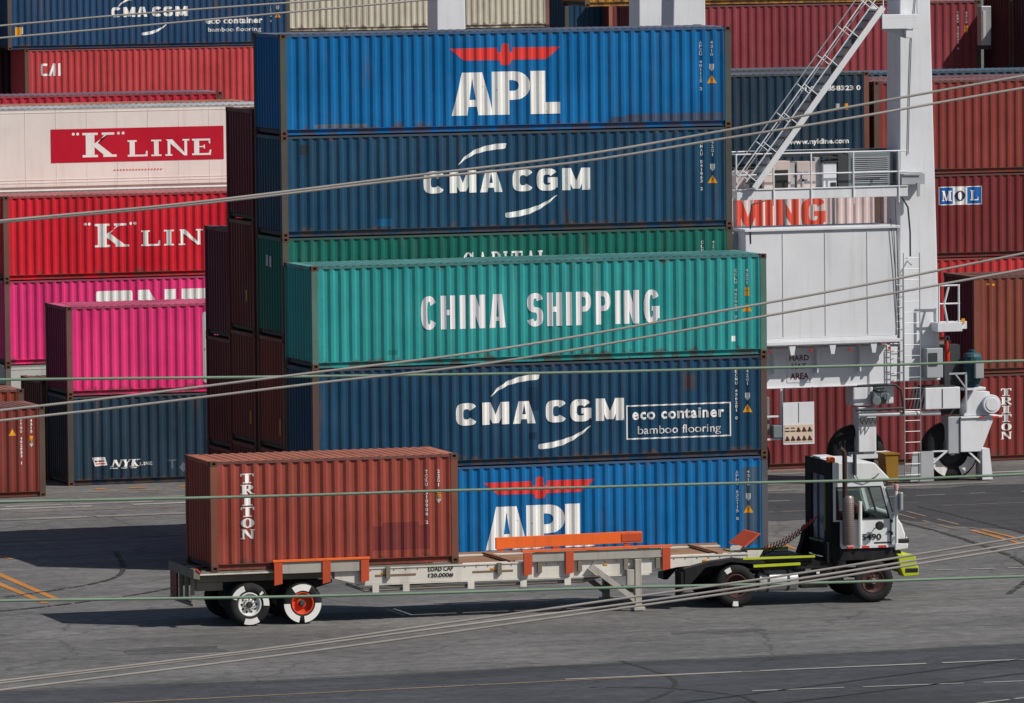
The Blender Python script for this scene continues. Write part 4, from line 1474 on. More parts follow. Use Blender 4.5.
mb.build("hose", CD, crane)
mb = MB(); cbox(mb, 22.02, 22.56, 19.25, 19.75, .92, 2.2); cbox(mb, 21.8, 23.0, 19.3, 19.7, .72, .918); mb.build("bogie_column", CW, crane, bevel=.02)
mb = MB()
cbox(mb, 24.68, 25.04, 19.05, 19.6, .80, 1.86)
mb.build("bogie_post", CG, crane, bevel=.02)
mb = MB()
mb.prism([(25.045 - 20.6, 1.80), (25.045 - 20.6, .84), (25.68 - 20.6, .84), (26.04 - 20.6, 1.70), (26.04 - 20.6, 1.80)][::-1], 19.0 - YN, 19.5 - YN)
cbox(mb, 25.04, 26.30, 18.95, 19.55, 1.803, 1.86)
mb.build("wheel_yoke", CW, crane, bevel=.015)
mb = MB(); cbox(mb, 25.60, 25.75, 18.94, 18.949, 1.81, 1.853); cbox(mb, 26.0, 26.2, 18.94, 18.949, 1.81, 1.853); mb.build("red_mark", RED_MARK, crane)
mb = MB()
mb.tube([K(25.96, 18.85, 2.20), K(25.96, 19.5, 2.20)], .27, 24)
mb.tube([K(25.96, 18.83, 2.20), K(25.96, 18.86, 2.20)], .20, 24)
mb.prism([(25.15 - 20.6, 1.87), (25.95 - 20.6, 1.87), (25.95 - 20.6, 2.55), (25.45 - 20.6, 2.60), (25.2 - 20.6, 2.2)][::1], 19.0 - YN, 19.45 - YN)
cbox(mb, 25.15, 25.85, 19.05, 19.5, 2.601, 2.68)
mb.build("gearbox", CW, crane, bevel=.02)
mb = MB()
mb.lathe(K(25.52, 19.25, 2.70), [(0.001, 0), (.2, 0), (.2, .12), (.27, .14), (.27, .86), (.22, .95), (.10, .98), (.10, 1.05), (.001, 1.05)], 18, 'z')
for i in range(12):
    t = 2 * PI * i / 12
    x, y = 4.92 + .275 * math.cos(t), -.05 + .275 * math.sin(t)
    mb.box(x - .012, x + .012, y - .012, y + .012, 2.86, 3.5)
mot = mb.build("drive_motor", MOTOR, crane)
mb = MB(); cbox(mb, 25.46, 25.72, 18.86, 19.0, 2.95, 3.45); mb.build("terminal_box", GALV, mot, bevel=.02)
mb = MB(); mb.bar(K(25.22, 19.0, 2.0), K(25.22, 19.0, 3.1), .05, .05); mb.bar(K(24.7, 19.0, 3.1), K(25.24, 19.0, 3.1), .05, .05); mb.bar(K(24.9, 19.0, 3.08), K(25.2, 19.0, 2.7), .04, .04); mb.build("pipe_bracket", CG, crane)
mb = MB(); cbox(mb, 24.72, 25.2, 19.4, 19.8, 1.9, 3.9); mb.build("dark_housing", CD, crane)


def crane_wheel(x, y):
    w = MB()
    R, hw = .84, .30
    w.lathe(K(x, y, R), [(.42, -hw + .02), (.60, -hw), (.74, -hw + .03), (.82, -hw + .10), (R, -hw + .16), (R, hw - .16), (.82, hw - .10), (.74, hw - .03), (.60, hw), (.42, hw - .02), (.42, -hw + .02)], 36)
    o = w.build("wheel", TYRE, crane, smooth=True)
    h = MB()
    h.lathe(K(x, y, R), [(.001, -hw + .02), (.12, -hw + .02), (.14, -hw + .12), (.36, -hw + .14), (.42, -hw + .03)], 24)
    h.build("wheel_hub", CD, o, smooth=True)
    c = MB()
    c.lathe(K(x, y, R), [(.001, -hw - .02), (.09, -hw - .02), (.12, -hw + .02)], 14)
    c.build("hub_cap", CW, o, smooth=True)
    m = MB()
    cc = K(x, y, R)
    m.sector(cc, .48, .74, 196, 250, -hw - .012)
    m.sector(cc, .48, .74, 292, 342, -hw - .012)
    m.build("white_tyre_mark", WHITE, o)
    return o


crane_wheel(24.92, 19.62)
crane_wheel(22.13, 19.80)
crane_wheel(24.92, 42.9); crane_wheel(22.5, 42.9); crane_wheel(16.2, 42.9); crane_wheel(16.0, 19.7); crane_wheel(18.6, 19.7)
mb = MB(); mb.prism([(23.50 - 20.6, .05), (24.22 - 20.6, .05), (24.22 - 20.6, .90), (23.58 - 20.6, .90)], 19.02 - YN, 19.06 - YN); mb.build("wheel_guard", CG, crane)
mb = MB(); mb.prism([(25.70 - 20.6, .03), (26.02 - 20.6, .03), (25.92 - 20.6, .92), (25.70 - 20.6, .92)], 18.98 - YN, 19.5 - YN); mb.build("wheel_guard", CW, crane)
mb = MB()
mb.bar(K(24.2, 19.05, .55), K(24.62, 19.05, .88), .05, .05); mb.bar(K(25.3, 19.05, .85), K(25.68, 19.05, .50), .05, .05); mb.bar(K(24.2, 19.1, .885), K(25.7, 19.1, .885), .05, .04)
mb.build("guard_strut", CW, crane)
mb = MB(); cbox(mb, 24.3, 25.7, 19.05, 19.1, .10, .16); mb.build("guard_rail", MUSTARD, crane)

# picture sign hanging under the beam
mb = MB(); cbox(mb, 19.630, 20.570, 18.98, 19.01, 1.24, 2.44); sg = mb.build("warning_sign", CW, crane, bevel=.004)
mb = MB(); cbox(mb, 20.092, 20.106, 18.972, 18.979, 1.86, 2.42); mb.build("sign_joint", CD, sg)
BEIGE_SIGN = weathered("beige_sign_print", (.70, .56, .45), .5, .1, .1, 0, bump=0)
mb = MB(); cbox(mb, 19.660, 20.540, 18.972, 18.979, 1.30, 1.80); mb.build("pictogram_field", BEIGE_SIGN, sg)
mb = MB()
for r, zz in ((0, 1.61), (1, 1.36)):
    for i in range(5):
        x = 19.750 + i * .17
        if r == 0 and i < 2:
            cbox(mb, x - .07, x + .07, 18.964, 18.970, zz + .0, zz + .03); cbox(mb, x - .06, x + .05, 18.964, 18.970, zz + .09, zz + .115); continue
        cbox(mb, x - .065, x + .065, 18.964, 18.970, zz - .01, zz + .03)
        mb.prism([(x - .05 - 20.6, zz + .032), (x + .05 - 20.6, zz + .032), (x + .02 - 20.6, zz + .10), (x - .02 - 20.6, zz + .13)], 18.964 - YN, 18.970 - YN)
mb.build("pictogram", plain("pictogram_black", (.05, .02, .015), .6), sg)
mb = MB()
for x in (19.690, 20.530): cbox(mb, x - .015, x + .015, 18.99, 19.02, 2.442, 2.86)
mb.build("sign_hanger", CD, sg)
# white pipe frame with a lamp box beside the sign
mb = MB()
mb.bar(K(19.62, 19.1, 1.40), K(19.62, 19.1, 2.83), .06, .06); mb.bar(K(19.0, 19.1, 2.05), K(19.62, 19.1, 2.05), .05, .05); mb.bar(K(18.9, 19.1, 1.40), K(19.65, 19.1, 1.40), .06, .05)
mb.build("pipe_frame", CW, crane)
mb = MB(); cbox(mb, 19.34, 19.60, 19.0, 19.3, 1.44, 1.80); cbox(mb, 18.7, 19.30, 19.2, 19.6, 1.5, 2.6); mb.build("lamp_box", LOUVRE, crane, bevel=.02)
mb = MB(); mb.tube([K(23.20, dy0 - .02, 8.9), K(23.9, dy0 - .02, 8.88)], .02, 6); cbox(mb, 23.30, 24.0, 19.0, 19.28, 8.55, 8.85); cbox(mb, 23.75, 23.83, 18.95, 18.999, 8.2, 8.6); mb.build("deck_bracket", CG, crane)

# fire extinguisher on the leg
fx = thing("fire_extinguisher", "red fire extinguisher hanging below the small crane platform", "extinguisher", (24.64, 18.98, 3.44))
mb = MB(); mb.lathe((0, 0, 0), [(.001, 0), (.065, 0), (.072, .03), (.072, .44), (.04, .56), (.03, .60), (.001, .60)], 14, 'z'); mb.build("cylinder", SAFETY_RED, fx, smooth=True)
mb = MB(); mb.tube([(0, 0, .6), (.05, 0, .66), (.08, -.02, .62), (.02, -.1, .3)], .014, 6); mb.box(-.04, .06, -.02, .02, .60, .63); mb.build("valve", CD, fx)
mb = MB(); mb.tube([(-.05, 0, .64), (-.02, 0, .74), (.05, 0, .74), (.06, 0, .65)], .018, 6); mb.build("handle", GALV, fx)

# wheel chock box by the crane wheel
cx = thing("chock_box", "mustard yellow steel box standing by the crane wheel behind the truck cab", "box", (22.72, 18.6, 0))
mb = MB()
mb.prism([(-.20, .12), (.14, .12), (.14, .90), (-.26, .90), (-.26, .80)], -.3, .3)
mb.build("shell", MUSTARD, cx, bevel=.01)
mb = MB(); mb.box(-.30, .18, -.33, .33, .903, .94); mb.build("lid", MUSTARD, cx)
mb = MB()
for x in (-.16, .10):
    for y in (-.24, .24): mb.box(x - .04, x + .04, y - .04, y + .04, 0, .119)
mb.build("foot", CD, cx)

# ---------------------------------------------------------------- trailer, truck and their load
T0 = (-6.03, -11.673, 0.0)
TR = -0.02826
ORANGE = weathered("orange_guide_paint", (0.88, 0.155, 0.03), 0.5, 0.15, 0.3, 0.7, scuff=.4)
ORANGE_D = weathered("orange_red_paint", (0.52, 0.085, 0.035), 0.5, 0.15, 0.2, 0.3)
CHW = weathered("chassis_cream_paint", (0.70, 0.67, 0.61), 0.6, 0.15, 0.35, 0.6, dirt_rgb=(.16, .14, .12))
CHD = weathered("chassis_grimy_paint", (0.22, 0.20, 0.17), 0.65, 0.2, 0.5, 0.7)
CHG = weathered("chassis_grey_paint", (0.42, 0.40, 0.36), 0.6, 0.2, 0.4, 0.6)
ORANGE_R = weathered("paddle_red_paint", (0.78, 0.10, 0.03), 0.5, 0.12, 0.2, 0.3)
DECK = weathered("rusty_deck", (0.30, 0.17, 0.11), 0.8, 0.25, 0.4, 0.8)
FRAME = weathered("truck_frame_black", (0.018, 0.018, 0.021), 0.5, 0.3, 0.3, 0.1)
HIVIS = weathered("yellow_green_paint", (0.50, 0.58, 0.03), 0.5, 0.12, 0.2, 0.1, bump=0)
CABW = weathered("cab_white_paint", (0.72, 0.74, 0.75), 0.35, 0.05, 0.08, 0.02, scuff=0.08, bump=.04)
CABB = weathered("cab_black_paint", (0.006, 0.007, 0.009), 0.8, 0.2, 0.2, 0.0)
RIM_W = weathered("white_rim", (0.70, 0.70, 0.68), 0.45, 0.1, 0.2, 0.2)
RIM_O = weathered("orange_rim", (0.62, 0.07, 0.025), 0.5, 0.15, 0.2, 0.2)
RIM_R = weathered("dull_red_rim", (0.075, 0.030, 0.028), 0.6, 0.2, 0.4, 0.4)
RIM_G = weathered("grey_rim", (0.22, 0.19, 0.17), 0.6, 0.2, 0.4, 0.3)
ALU = weathered("aluminium", (0.62, 0.63, 0.64), 0.35, 0.1, 0.2, 0.0, metal=.6)
MUFF = weathered("perforated_guard", (0.30, 0.25, 0.24), 0.45, 0.15, 0.2, 0.2, metal=.5)
STRAP = weathered("green_strap", (0.22, 0.26, 0.05), 0.6, 0.1, 0.1, 0, bump=0)
SEATRED = plain("red_seat_cloth", (.16, .012, .014), .85)
INTER = plain("cab_interior", (.07, .08, .08), .8)
gm, gn, gl, gp = nt("cab_glass")
gp.inputs["Base Color"].default_value = (.78, .88, .86, 1)
gp.inputs["Roughness"].default_value = .03
gp.inputs["Transmission Weight"].default_value = 1.0
gp.inputs["IOR"].default_value = 1.03
gp.inputs["Specular IOR Level"].default_value = .8
GLASS = gm
DARKGLASS = plain("dark_rear_glass", (.035, .045, .07), .35)


def tyre(parent, x, y, R, hw, rim, marks=(), holes=10, dish=.10, name="wheel", capmat=None):
    w = MB()
    w.lathe((x, y, R), [(R * .56, -hw + .03), (R * .62, -hw + .006), (R * .80, -hw), (R * .90, -hw + .02), (R * .97, -hw + .05), (R, -hw + .09), (R, hw - .09), (R * .97, hw - .05),
                        (R * .86, hw), (R * .62, hw - .006), (R * .56, hw - .03), (R * .56, -hw + .03)], 40)
    for i in range(40):
        t = 2 * PI * i / 40
        c, s = math.cos(t), math.sin(t)
        for yy in (-hw + .07, hw - .12):
            w.face([(x + (R + .006) * math.cos(t - .03), y + yy, R + (R + .006) * math.sin(t - .03)), (x + (R + .006) * math.cos(t + .03), y + yy, R + (R + .006) * math.sin(t + .03)),
                    (x + (R + .006) * math.cos(t + .03), y + yy + .05, R + (R + .006) * math.sin(t + .03)), (x + (R + .006) * math.cos(t - .03), y + yy + .05, R + (R + .006) * math.sin(t - .03))])
    o = w.build(name, TYRE, parent, smooth=True)
    r = MB()
    r.lathe((x, y, R), [(R * .565, -hw + .025), (R * .53, -hw + .012), (R * .49, -hw + .02), (R * .47, -hw + dish), (R * .30, -hw + dish + .02), (R * .22, -hw + dish - .03), (R * .001, -hw + dish - .03)], 36)
    ro = r.build("rim", rim, o, smooth=True)
    if holes:
        h = MB()
        for i in range(holes):
            t = 2 * PI * i / holes
            cx, cz = x + R * .36 * math.cos(t), R + R * .36 * math.sin(t)
            h.face([(cx + .028 * math.cos(q * PI / 4), y - hw + dish + .006, cz + .028 * math.sin(q * PI / 4)) for q in range(8)])
        h.build("bolt_hole", BLACK_MARK, ro)
        n = MB()
        for i in range(10):
            t = 2 * PI * (i + .5) / 10
            cx, cz = x + R * .25 * math.cos(t), R + R * .25 * math.sin(t)
            n.tube([(cx, y - hw + dish - .045, cz), (cx, y - hw + dish + .02, cz)], .013, 6)
        n.build("wheel_nut", CD, ro)
    c = MB()
    c.lathe((x, y, R), [(.001, -hw + dish - .10), (R * .11, -hw + dish - .10), (R * .15, -hw + dish - .07), (R * .15, -hw + dish)], 16)
    c.build("hub", capmat or CD, o, smooth=True)
    for a0, a1, r0, r1 in marks:
        m = MB()
        m.sector((x, y, R), R * r0, R * r1, a0, a1, -hw - .004, 12)
        m.build("white_tyre_mark", WHITE, o)
    return o


trailer = thing("container_trailer", "cream terminal trailer with orange guide rails carrying the brown container", "trailer", T0, TR)
# main beams
for y in (.02, 2.20):
    mb = MB()
    mb.prism([(3.0, 1.04), (3.6, .885), (10.8, .875), (11.5, 1.0), (13.2, 1.10), (13.3, 1.24), (3.0, 1.24)], y, y + .22)
    mb.build("main_beam", CHW, trailer, bevel=.008)
    mb = MB(); ya = .36 if y < 1 else 1.86; mb.box(-.28, 2.998, ya, ya + .2, 1.035, 1.242); mb.box(-.28, .36, ya - .01, ya + .21, .84, 1.034); mb.build("rear_beam", CHD, trailer, bevel=.008)
    mb = MB(); mb.box(-.28, 13.3, y - .02, y + .26, 1.243, 1.275); mb.prism([(3.6, .855), (10.8, .845), (10.8, .872), (3.6, .882)], y - .02, y + .26)
    mb.build("beam_flange", CHW, trailer)
mb = MB()
for x in (-.35, .9, 2.2, 3.5, 4.8, 6.1, 7.4, 8.7, 10.0, 11.3, 12.6):
    mb.box(x - .06, x + .06, .04, 2.40, 1.277, 1.318)
mb.box(6.2, 13.28, 2.34, 2.42, 1.278, 1.322)
mb.build("cross_member", DECK, trailer)
mb = MB(); mb.box(6.2, 13.2, .46, 2.08, 1.20, 1.242); mb.build("deck_plate", DECK, trailer)
mb = MB(); mb.box(-.25, 6.1, .02, .14, 1.278, 1.322); mb.box(-.25, 6.1, 2.30, 2.42, 1.278, 1.322); mb.build("bolster_rail", CHD, trailer)
# side outriggers and lower pipe rack
mb = MB()
for x in (4.3, 7.05, 8.05, 9.05, 10.2, 11.0):
    mb.prism([(x - .05, 1.276), (x + .05, 1.276), (x + .05, 1.0), (x - .05, 1.0)][::-1], -.05, .019)
mb.build("outrigger", CHD, trailer)
mb = MB()
mb.tube([(3.3, .10, .90), (3.75, .08, .73), (9.2, .08, .75), (9.7, .10, .88)], .035, 8)
mb.box(3.7, 9.2, .04, .12, .775, .795)
mb.build("lower_pipe", CHD, trailer)
mb = MB()
for x in (4.0, 4.75, 6.35, 7.65, 8.75):
    mb.box(x - .08, x + .08, -.005, .018, .68, .853)
mb.build("pipe_bracket", CHW, trailer)
W = text_polys("LOAD CAP", 5.30, 1.13, 5.92, 1.245, bold=.03) + text_polys("120,000#", 5.30, .97, 5.92, 1.085, bold=.03)
drape(W, [0, 20], lambda x: .02, .005).build("lettering", BLACK_MARK, trailer)
mb = MB()
for a, b in ((4.0, 5.0), (6.4, 7.4)): mb.box(a, b, .008, .0195, 1.06, 1.10)
mb.build("slot", DECK, trailer)
# near guides
mb = MB()
mb.box(1.47, 3.84, -.10, -.02, 1.49, 1.545); mb.box(7.60, 11.34, -.10, -.02, 1.50, 1.56)
gr = mb.build("guide_rail", ORANGE, trailer, bevel=.006)
mb = MB()
for x in (1.60, 2.78, 3.72, 7.74, 8.78, 11.20):
    mb.prism([(x - .10, 1.489), (x + .10, 1.489), (x + .10, .98), (x - .10, .94)][::-1], -.09, -.03)
    mb.box(x - .07, x + .07, -.03, .10, 1.06, 1.20)
mb.build("guide_post", ORANGE_D, trailer, bevel=.006)
mb = MB(); mb.box(1.71, 3.62, -.06, -.03, 1.22, 1.48); mb.box(7.86, 11.08, -.06, -.03, 1.27, 1.49); mb.build("guide_web", CHG, trailer)
# far guide
mb = MB()
mb.prism([(7.70, 1.36), (11.40, 1.40), (11.40, 1.66), (11.1, 1.67), (7.70, 1.64)], 2.44, 2.52)
mb.build("guide_rail", ORANGE, trailer, bevel=.006)
mb = MB(); mb.box(10.87, 11.39, 2.425, 2.438, 1.44, 1.62); mb.build("reflector_plate", ORANGE_D, trailer)
mb = MB()
for x in (7.8, 9.2, 11.0): mb.box(x - .08, x + .08, 2.41, 2.438, 1.05, 1.37)
mb.build("guide_post", ORANGE_D, trailer)
# tilted front paddle
mb = MB()
p0, p1 = (13.22, 1.42), (13.60, 1.72)
mb.face([(p0[0], 1.3, p0[1]), (p0[0], .12, p0[1]), (p1[0], .12, p1[1]), (p1[0], 1.3, p1[1])])
mb.face([(p0[0] + .05, .12, p0[1]), (p0[0] + .05, 1.3, p0[1]), (p1[0] + .05, 1.3, p1[1]), (p1[0] + .05, .12, p1[1])])
mb.face([(p0[0], .12, p0[1]), (p0[0] + .05, .12, p0[1]), (p1[0] + .05, .12, p1[1]), (p1[0], .12, p1[1])])
mb.face([(p1[0], .12, p1[1]), (p1[0] + .05, .12, p1[1]), (p1[0] + .05, 1.3, p1[1]), (p1[0], 1.3, p1[1])])
mb.build("front_paddle", ORANGE_R, trailer)
mb = MB(); mb.prism([(13.3, 1.10), (13.6, 1.16), (13.70, 1.32), (13.31, 1.33)], .1, .16); mb.prism([(13.3, 1.10), (13.6, 1.16), (13.70, 1.32), (13.31, 1.33)], 1.44, 1.5); mb.build("paddle_bracket", CHW, trailer)
# landing gear
for y in (-.13, 2.43):
    mb = MB(); mb.box(10.40, 10.56, y, y + .14, .10, 1.242); mb.box(10.20, 10.38, y + .01, y + .13, .62, 1.0); mb.box(10.34, 10.62, y - .08, y + .22, .02, .098); mb.build("landing_leg", CHG, trailer, bevel=.01)
    mb = MB(); mb.bar((9.30, y + .05, 1.12), (10.42, y + .05, .26), .06, .13); mb.build("landing_brace", CHG, trailer)
mb = MB(); mb.bar((10.48, .02, .45), (10.48, 2.43, .45), .06, .08); mb.bar((9.35, .35, 1.05), (9.35, 2.05, 1.05), .06, .10); mb.bar((9.1, .3, 1.2), (9.55, .3, .92), .05, .05); mb.build("landing_cross_bar", CHD, trailer)
# rear end
mb = MB()
mb.prism([(-.44, 1.17), (-.285, 1.14), (-.285, 1.28), (-.34, 1.38), (-.44, 1.40)], .0, 2.42)
mb.build("rear_bolster", CHD, trailer, bevel=.01)
mb = MB(); mb.prism([(-.38, 1.385), (-.28, 1.29), (-.25, 1.31), (-.35, 1.41)], -.02, .5); mb.build("bolster_edge", ORANGE_D, trailer)
mb = MB(); mb.box(-.43, -.38, 1.70, 2.30, .60, 1.165); mb.build("tail_panel", weathered("tail_lamp_red", (.16, .02, .02), .4, .1, .2, 0), trailer)
for y in (.30, .85, 1.40):
    mb = MB(); mb.box(-.42, -.34, y, y + .08, .58, 1.16); mb.build("underrun_post", CHD, trailer)
mb = MB(); mb.box(-.44, -.33, .1, 2.32, .50, .579); mb.build("underrun_bar", CHD, trailer)
# axles, springs and wheels
mb = MB()
for x in (.92, 2.21):
    mb.tube([(x, .1, .5), (x, 2.34, .5)], .07, 10)
for y in (.62, 1.72):
    mb.prism([(.2, .90), (1.1, .62), (1.56, .80), (2.1, .62), (3.1, .90), (3.1, .98), (.2, 1.0)], y, y + .1)
mb.build("axle", FRAME, trailer)
tyre(trailer, .92, .13, .51, .13, RIM_W, ((108, 160, .66, .93), (252, 300, .66, .93), (-5, 24, .66, .93), (38, 46, .66, .85)), dish=.07)
tyre(trailer, 2.21, .13, .49, .13, RIM_O, ((62, 125, .62, .93), (180, 258, .62, .93), (276, 360, .62, .93)), holes=0, dish=.13)
for x in (.92, 2.21):
    for y in (.42, 2.02, 2.31): tyre(trailer, x, y, .51, .13, RIM_G, holes=0)

# the load: a short container
load = container((T0[0], T0[1], 1.326), (0.29, 0.058, 0.042), "red brown 20 foot TRITON container riding on the trailer", L=6.058, rz=TR, rust=.7, streaks=.7, post_rgb=(.22, .085, .055), roof_rgb=(.42, .14, .09),
                 marks=[("lettering", WHITE, W_) for W_ in (triton(.735, .70, 1.06, 2.28, .86)[0][2],)] + codes(6.058, "TCKU 318906 2", "22G1", 'sq', True, .05))
# big dull repaint patch near its right end
_, br_, dp_ = container_meshes(6.058, STD, False)
drape([rect(3.95, .35, 5.35, .92), rect(4.2, .92, 5.1, 1.0)], br_, dp_, .0016).build("repaint_patch", weathered("dull_red_patch", (.19, .036, .034), .6, .2, .3, .2), load)

# ---- the terminal truck
truck = thing("terminal_truck", "white terminal truck number 5490 with black rear wall and yellow green bumper pulling the trailer", "truck",
              (T0[0] + 15.2 * math.cos(TR) - .15, T0[1] + 15.2 * math.sin(TR) - .38, 0), TR - .035)
X = lambda x: x - 15.2
# frame
mb = MB()
for y in (.78, 1.52): mb.box(X(12.0), X(17.1), y, y + .12, .72, 1.0)
mb.box(X(13.4), X(15.4), .2, 2.2, .95, 1.06)
mb.box(X(14.5), X(15.5), .15, 2.3, .72, 1.04)
mb.build("frame_rail", FRAME, truck)
mb = MB(); mb.prism([(X(11.74), .55), (X(11.84), .55), (X(12.25), .98), (X(12.9), 1.10), (X(13.6), 1.02), (X(13.75), .78), (X(13.9), .78), (X(13.72), 1.10), (X(13.0), 1.19), (X(12.4), 1.13), (X(11.74), .98)], .03, .55)
mb.prism([(X(11.74), .55), (X(11.84), .55), (X(12.25), .98), (X(12.9), 1.10), (X(13.6), 1.02), (X(13.75), .78), (X(13.9), .78), (X(13.72), 1.10), (X(13.0), 1.19), (X(12.4), 1.13), (X(11.74), .98)], 1.88, 2.40)
mb.build("mudguard", FRAME, truck, bevel=.01)
mb = MB(); mb.prism([(X(12.2), 1.03), (X(13.0), 1.14), (X(13.9), 1.14), (X(13.9), 1.22), (X(12.9), 1.235), (X(12.2), 1.10)], .75, 1.7); mb.build("fifth_wheel", STEEL_DARK, truck)
mb = MB(); mb.box(X(11.66), X(11.72), .05, .6, .28, .90); mb.build("mud_flap", TYRE, truck)
mb = MB(); mb.box(X(13.2), X(15.0), .02, .10, 1.145, 1.19); mb.box(X(13.2), X(15.0), 2.28, 2.36, 1.13, 1.20); mb.prism([(X(13.45), .955), (X(14.62), .975), (X(14.62), 1.035), (X(13.45), 1.015)], -.02, .05)
mb.build("hivis_edge", HIVIS, truck)
mb = MB(); mb.box(X(13.2), X(15.0), .101, 2.279, 1.06, 1.125); mb.box(X(13.3), X(15.3), .06, .14, .88, .93); mb.build("catwalk", FRAME, truck)
mb = MB(); mb.lathe((X(13.62), .32, .60), [(.001, 0), (.24, 0), (.26, .02), (.26, .96), (.24, .98), (.001, .98)], 24, 'x'); tk = mb.build("fuel_tank", ALU, truck, smooth=True)
mb = MB(); mb.lathe((X(13.82), .32, .60), [(.263, 0), (.268, 0), (.268, .06), (.263, .06)], 24, 'x'); mb.lathe((X(14.32), .32, .60), [(.263, 0), (.268, 0), (.268, .06), (.263, .06)], 24, 'x'); mb.build("tank_strap", CD, tk)
mb = MB(); mb.box(X(14.66), X(15.35), .12, .6, .40, .70); mb.build("battery_box", FRAME, truck, bevel=.02)
mb = MB(); mb.box(X(14.78), X(14.92), .115, .1185, .80, .87); mb.box(X(15.06), X(15.14), .115, .1185, .74, .80); mb.build("white_plate", WHITE, truck)
# wheels
tyre(truck, X(16.45), .17, .52, .16, RIM_R, holes=8, dish=.03, capmat=RIM_G)
tyre(truck, X(16.45), 2.22, .52, .16, RIM_R, holes=0, dish=.03)
tyre(truck, X(13.02), .14, .52, .13, RIM_R, ((108, 128, .70, .93), (258, 276, .70, .93)), holes=8, dish=.14)
for y in (.43, 1.98, 2.27): tyre(truck, X(13.02), y, .52, .13, RIM_R, holes=0, dish=.14)
mb = MB(); mb.tube([(X(13.02), .1, .52), (X(13.02), 2.3, .52)], .09, 8); mb.tube([(X(16.45), .1, .52), (X(16.45), 2.3, .52)], .07, 8); mb.build("axle", FRAME, truck)
# cab shell
cy0, cy1 = .06, 2.12
cabin = MB()
for y0, y1 in ((cy0, cy0 + .05), (cy1 - .05, cy1)):
    cabin.prism([(X(15.47), 1.36), (X(16.98), 1.36), (X(16.96), 2.03), (X(15.47), 2.03)], y0, y1)                # door and lower side
    cabin.prism([(X(15.47), 2.031), (X(15.56), 2.031), (X(15.56), 2.80), (X(15.47), 2.80)], y0, y1)              # rear pillar
    cabin.prism([(X(16.88), 2.031), (X(16.96), 2.031), (X(16.76), 2.80), (X(16.67), 2.80)], y0, y1)              # front pillar
    cabin.prism([(X(15.47), 2.801), (X(16.76), 2.801), (X(16.73), 2.92), (X(15.47), 2.92)], y0, y1)
cab = cabin.build("cab_shell", CABW, truck, bevel=.012)
mb = MB()
mb.prism([(X(15.44), 2.925), (X(16.93), 2.925), (X(16.91), 2.97), (X(16.54), 3.36), (X(16.46), 3.39), (X(15.44), 3.41)], cy0 - .02, cy1 + .02)
mb.build("roof_cap", CABW, cab, bevel=.025)
mb = MB()
mb.prism([(X(16.985), 1.30), (X(17.30), 1.36), (X(17.30), 1.62), (X(17.22), 1.86), (X(17.05), 2.10), (X(16.965), 2.10)], cy0 + .02, cy1 - .02)
mb.build("nose", CABW, cab, bevel=.04)
mb = MB()
mb.box(X(15.5), X(16.95), cy0 + .06, cy1 - .06, 1.10, 1.359)
mb.build("cab_floor", CABB, cab)
mb = MB(); mb.box(X(16.60), X(16.90), cy0 + .08, cy1 - .08, 1.36, 2.05); mb.prism([(X(16.45), 1.95), (X(16.60), 1.95), (X(16.60), 2.10), (X(16.50), 2.12)], .4, 2.0); mb.build("dashboard", INTER, cab)
mb = MB(); mb.box(X(15.6), X(16.1), .35, .95, 1.75, 1.92); mb.prism([(X(15.60), 1.9), (X(15.74), 1.9), (X(15.70), 2.72), (X(15.58), 2.72)], .35, .95); mb.build("driver_seat", SEATRED, cab, bevel=.03)
mb = MB()
mb.lathe((X(16.36), .65, 2.12), [(.19, 0), (.21, .012), (.19, .024), (.18, .012), (.19, 0)], 20, 'x'); mb.bar((X(16.37), .65, 2.12), (X(16.6), .65, 1.95), .04, .04); mb.build("steering_wheel", BLACK_MARK, cab, smooth=True)
mb = MB()
mb.box(X(15.52), X(16.72), cy1 - .09, cy1 - .055, 1.4, 2.05); mb.box(X(15.5), X(16.7), cy0 + .06, cy1 - .06, 2.86, 2.915); mb.build("interior_lining", INTER, cab)
# glass
mb = MB()
mb.prism([(X(15.565), 2.04), (X(16.875), 2.04), (X(16.67), 2.795), (X(15.565), 2.795)], cy0 + .02, cy0 + .03)
wn_ = mb.build("side_window", GLASS, cab)
mb = MB()
for a, b in (((15.56, 2.035), (16.88, 2.035)), ((16.88, 2.035), (16.67, 2.80)), ((16.67, 2.80), (15.56, 2.80)), ((15.56, 2.80), (15.56, 2.035))):
    mb.bar((X(a[0]), cy0 - .006, a[1]), (X(b[0]), cy0 - .006, b[1]), .02, .035)
mb.bar((X(16.36), cy0 + .012, 2.79), (X(16.60), cy0 + .012, 2.05), .02, .05)
mb.build("window_seal", BLACK_MARK, wn_)
mb = MB()
mb.prism([(X(15.565), 2.04), (X(16.875), 2.04), (X(16.67), 2.795), (X(15.565), 2.795)], cy1 - .03, cy1 - .02)
mb.build("side_window", GLASS, cab)
mb = MB()
mb.face([(X(16.95), cy0 + .06, 2.10), (X(16.95), cy1 - .06, 2.10), (X(16.77), cy1 - .06, 2.78), (X(16.77), cy0 + .06, 2.78)])
mb.build("windscreen", GLASS, cab)
mb = MB()
mb.bar((X(16.955), cy0 + .02, 2.06), (X(16.765), cy0 + .02, 2.79), .06, .06); mb.bar((X(16.955), cy1 - .02, 2.06), (X(16.765), cy1 - .02, 2.79), .06, .06)
mb.build("windscreen_pillar", CABW, cab)
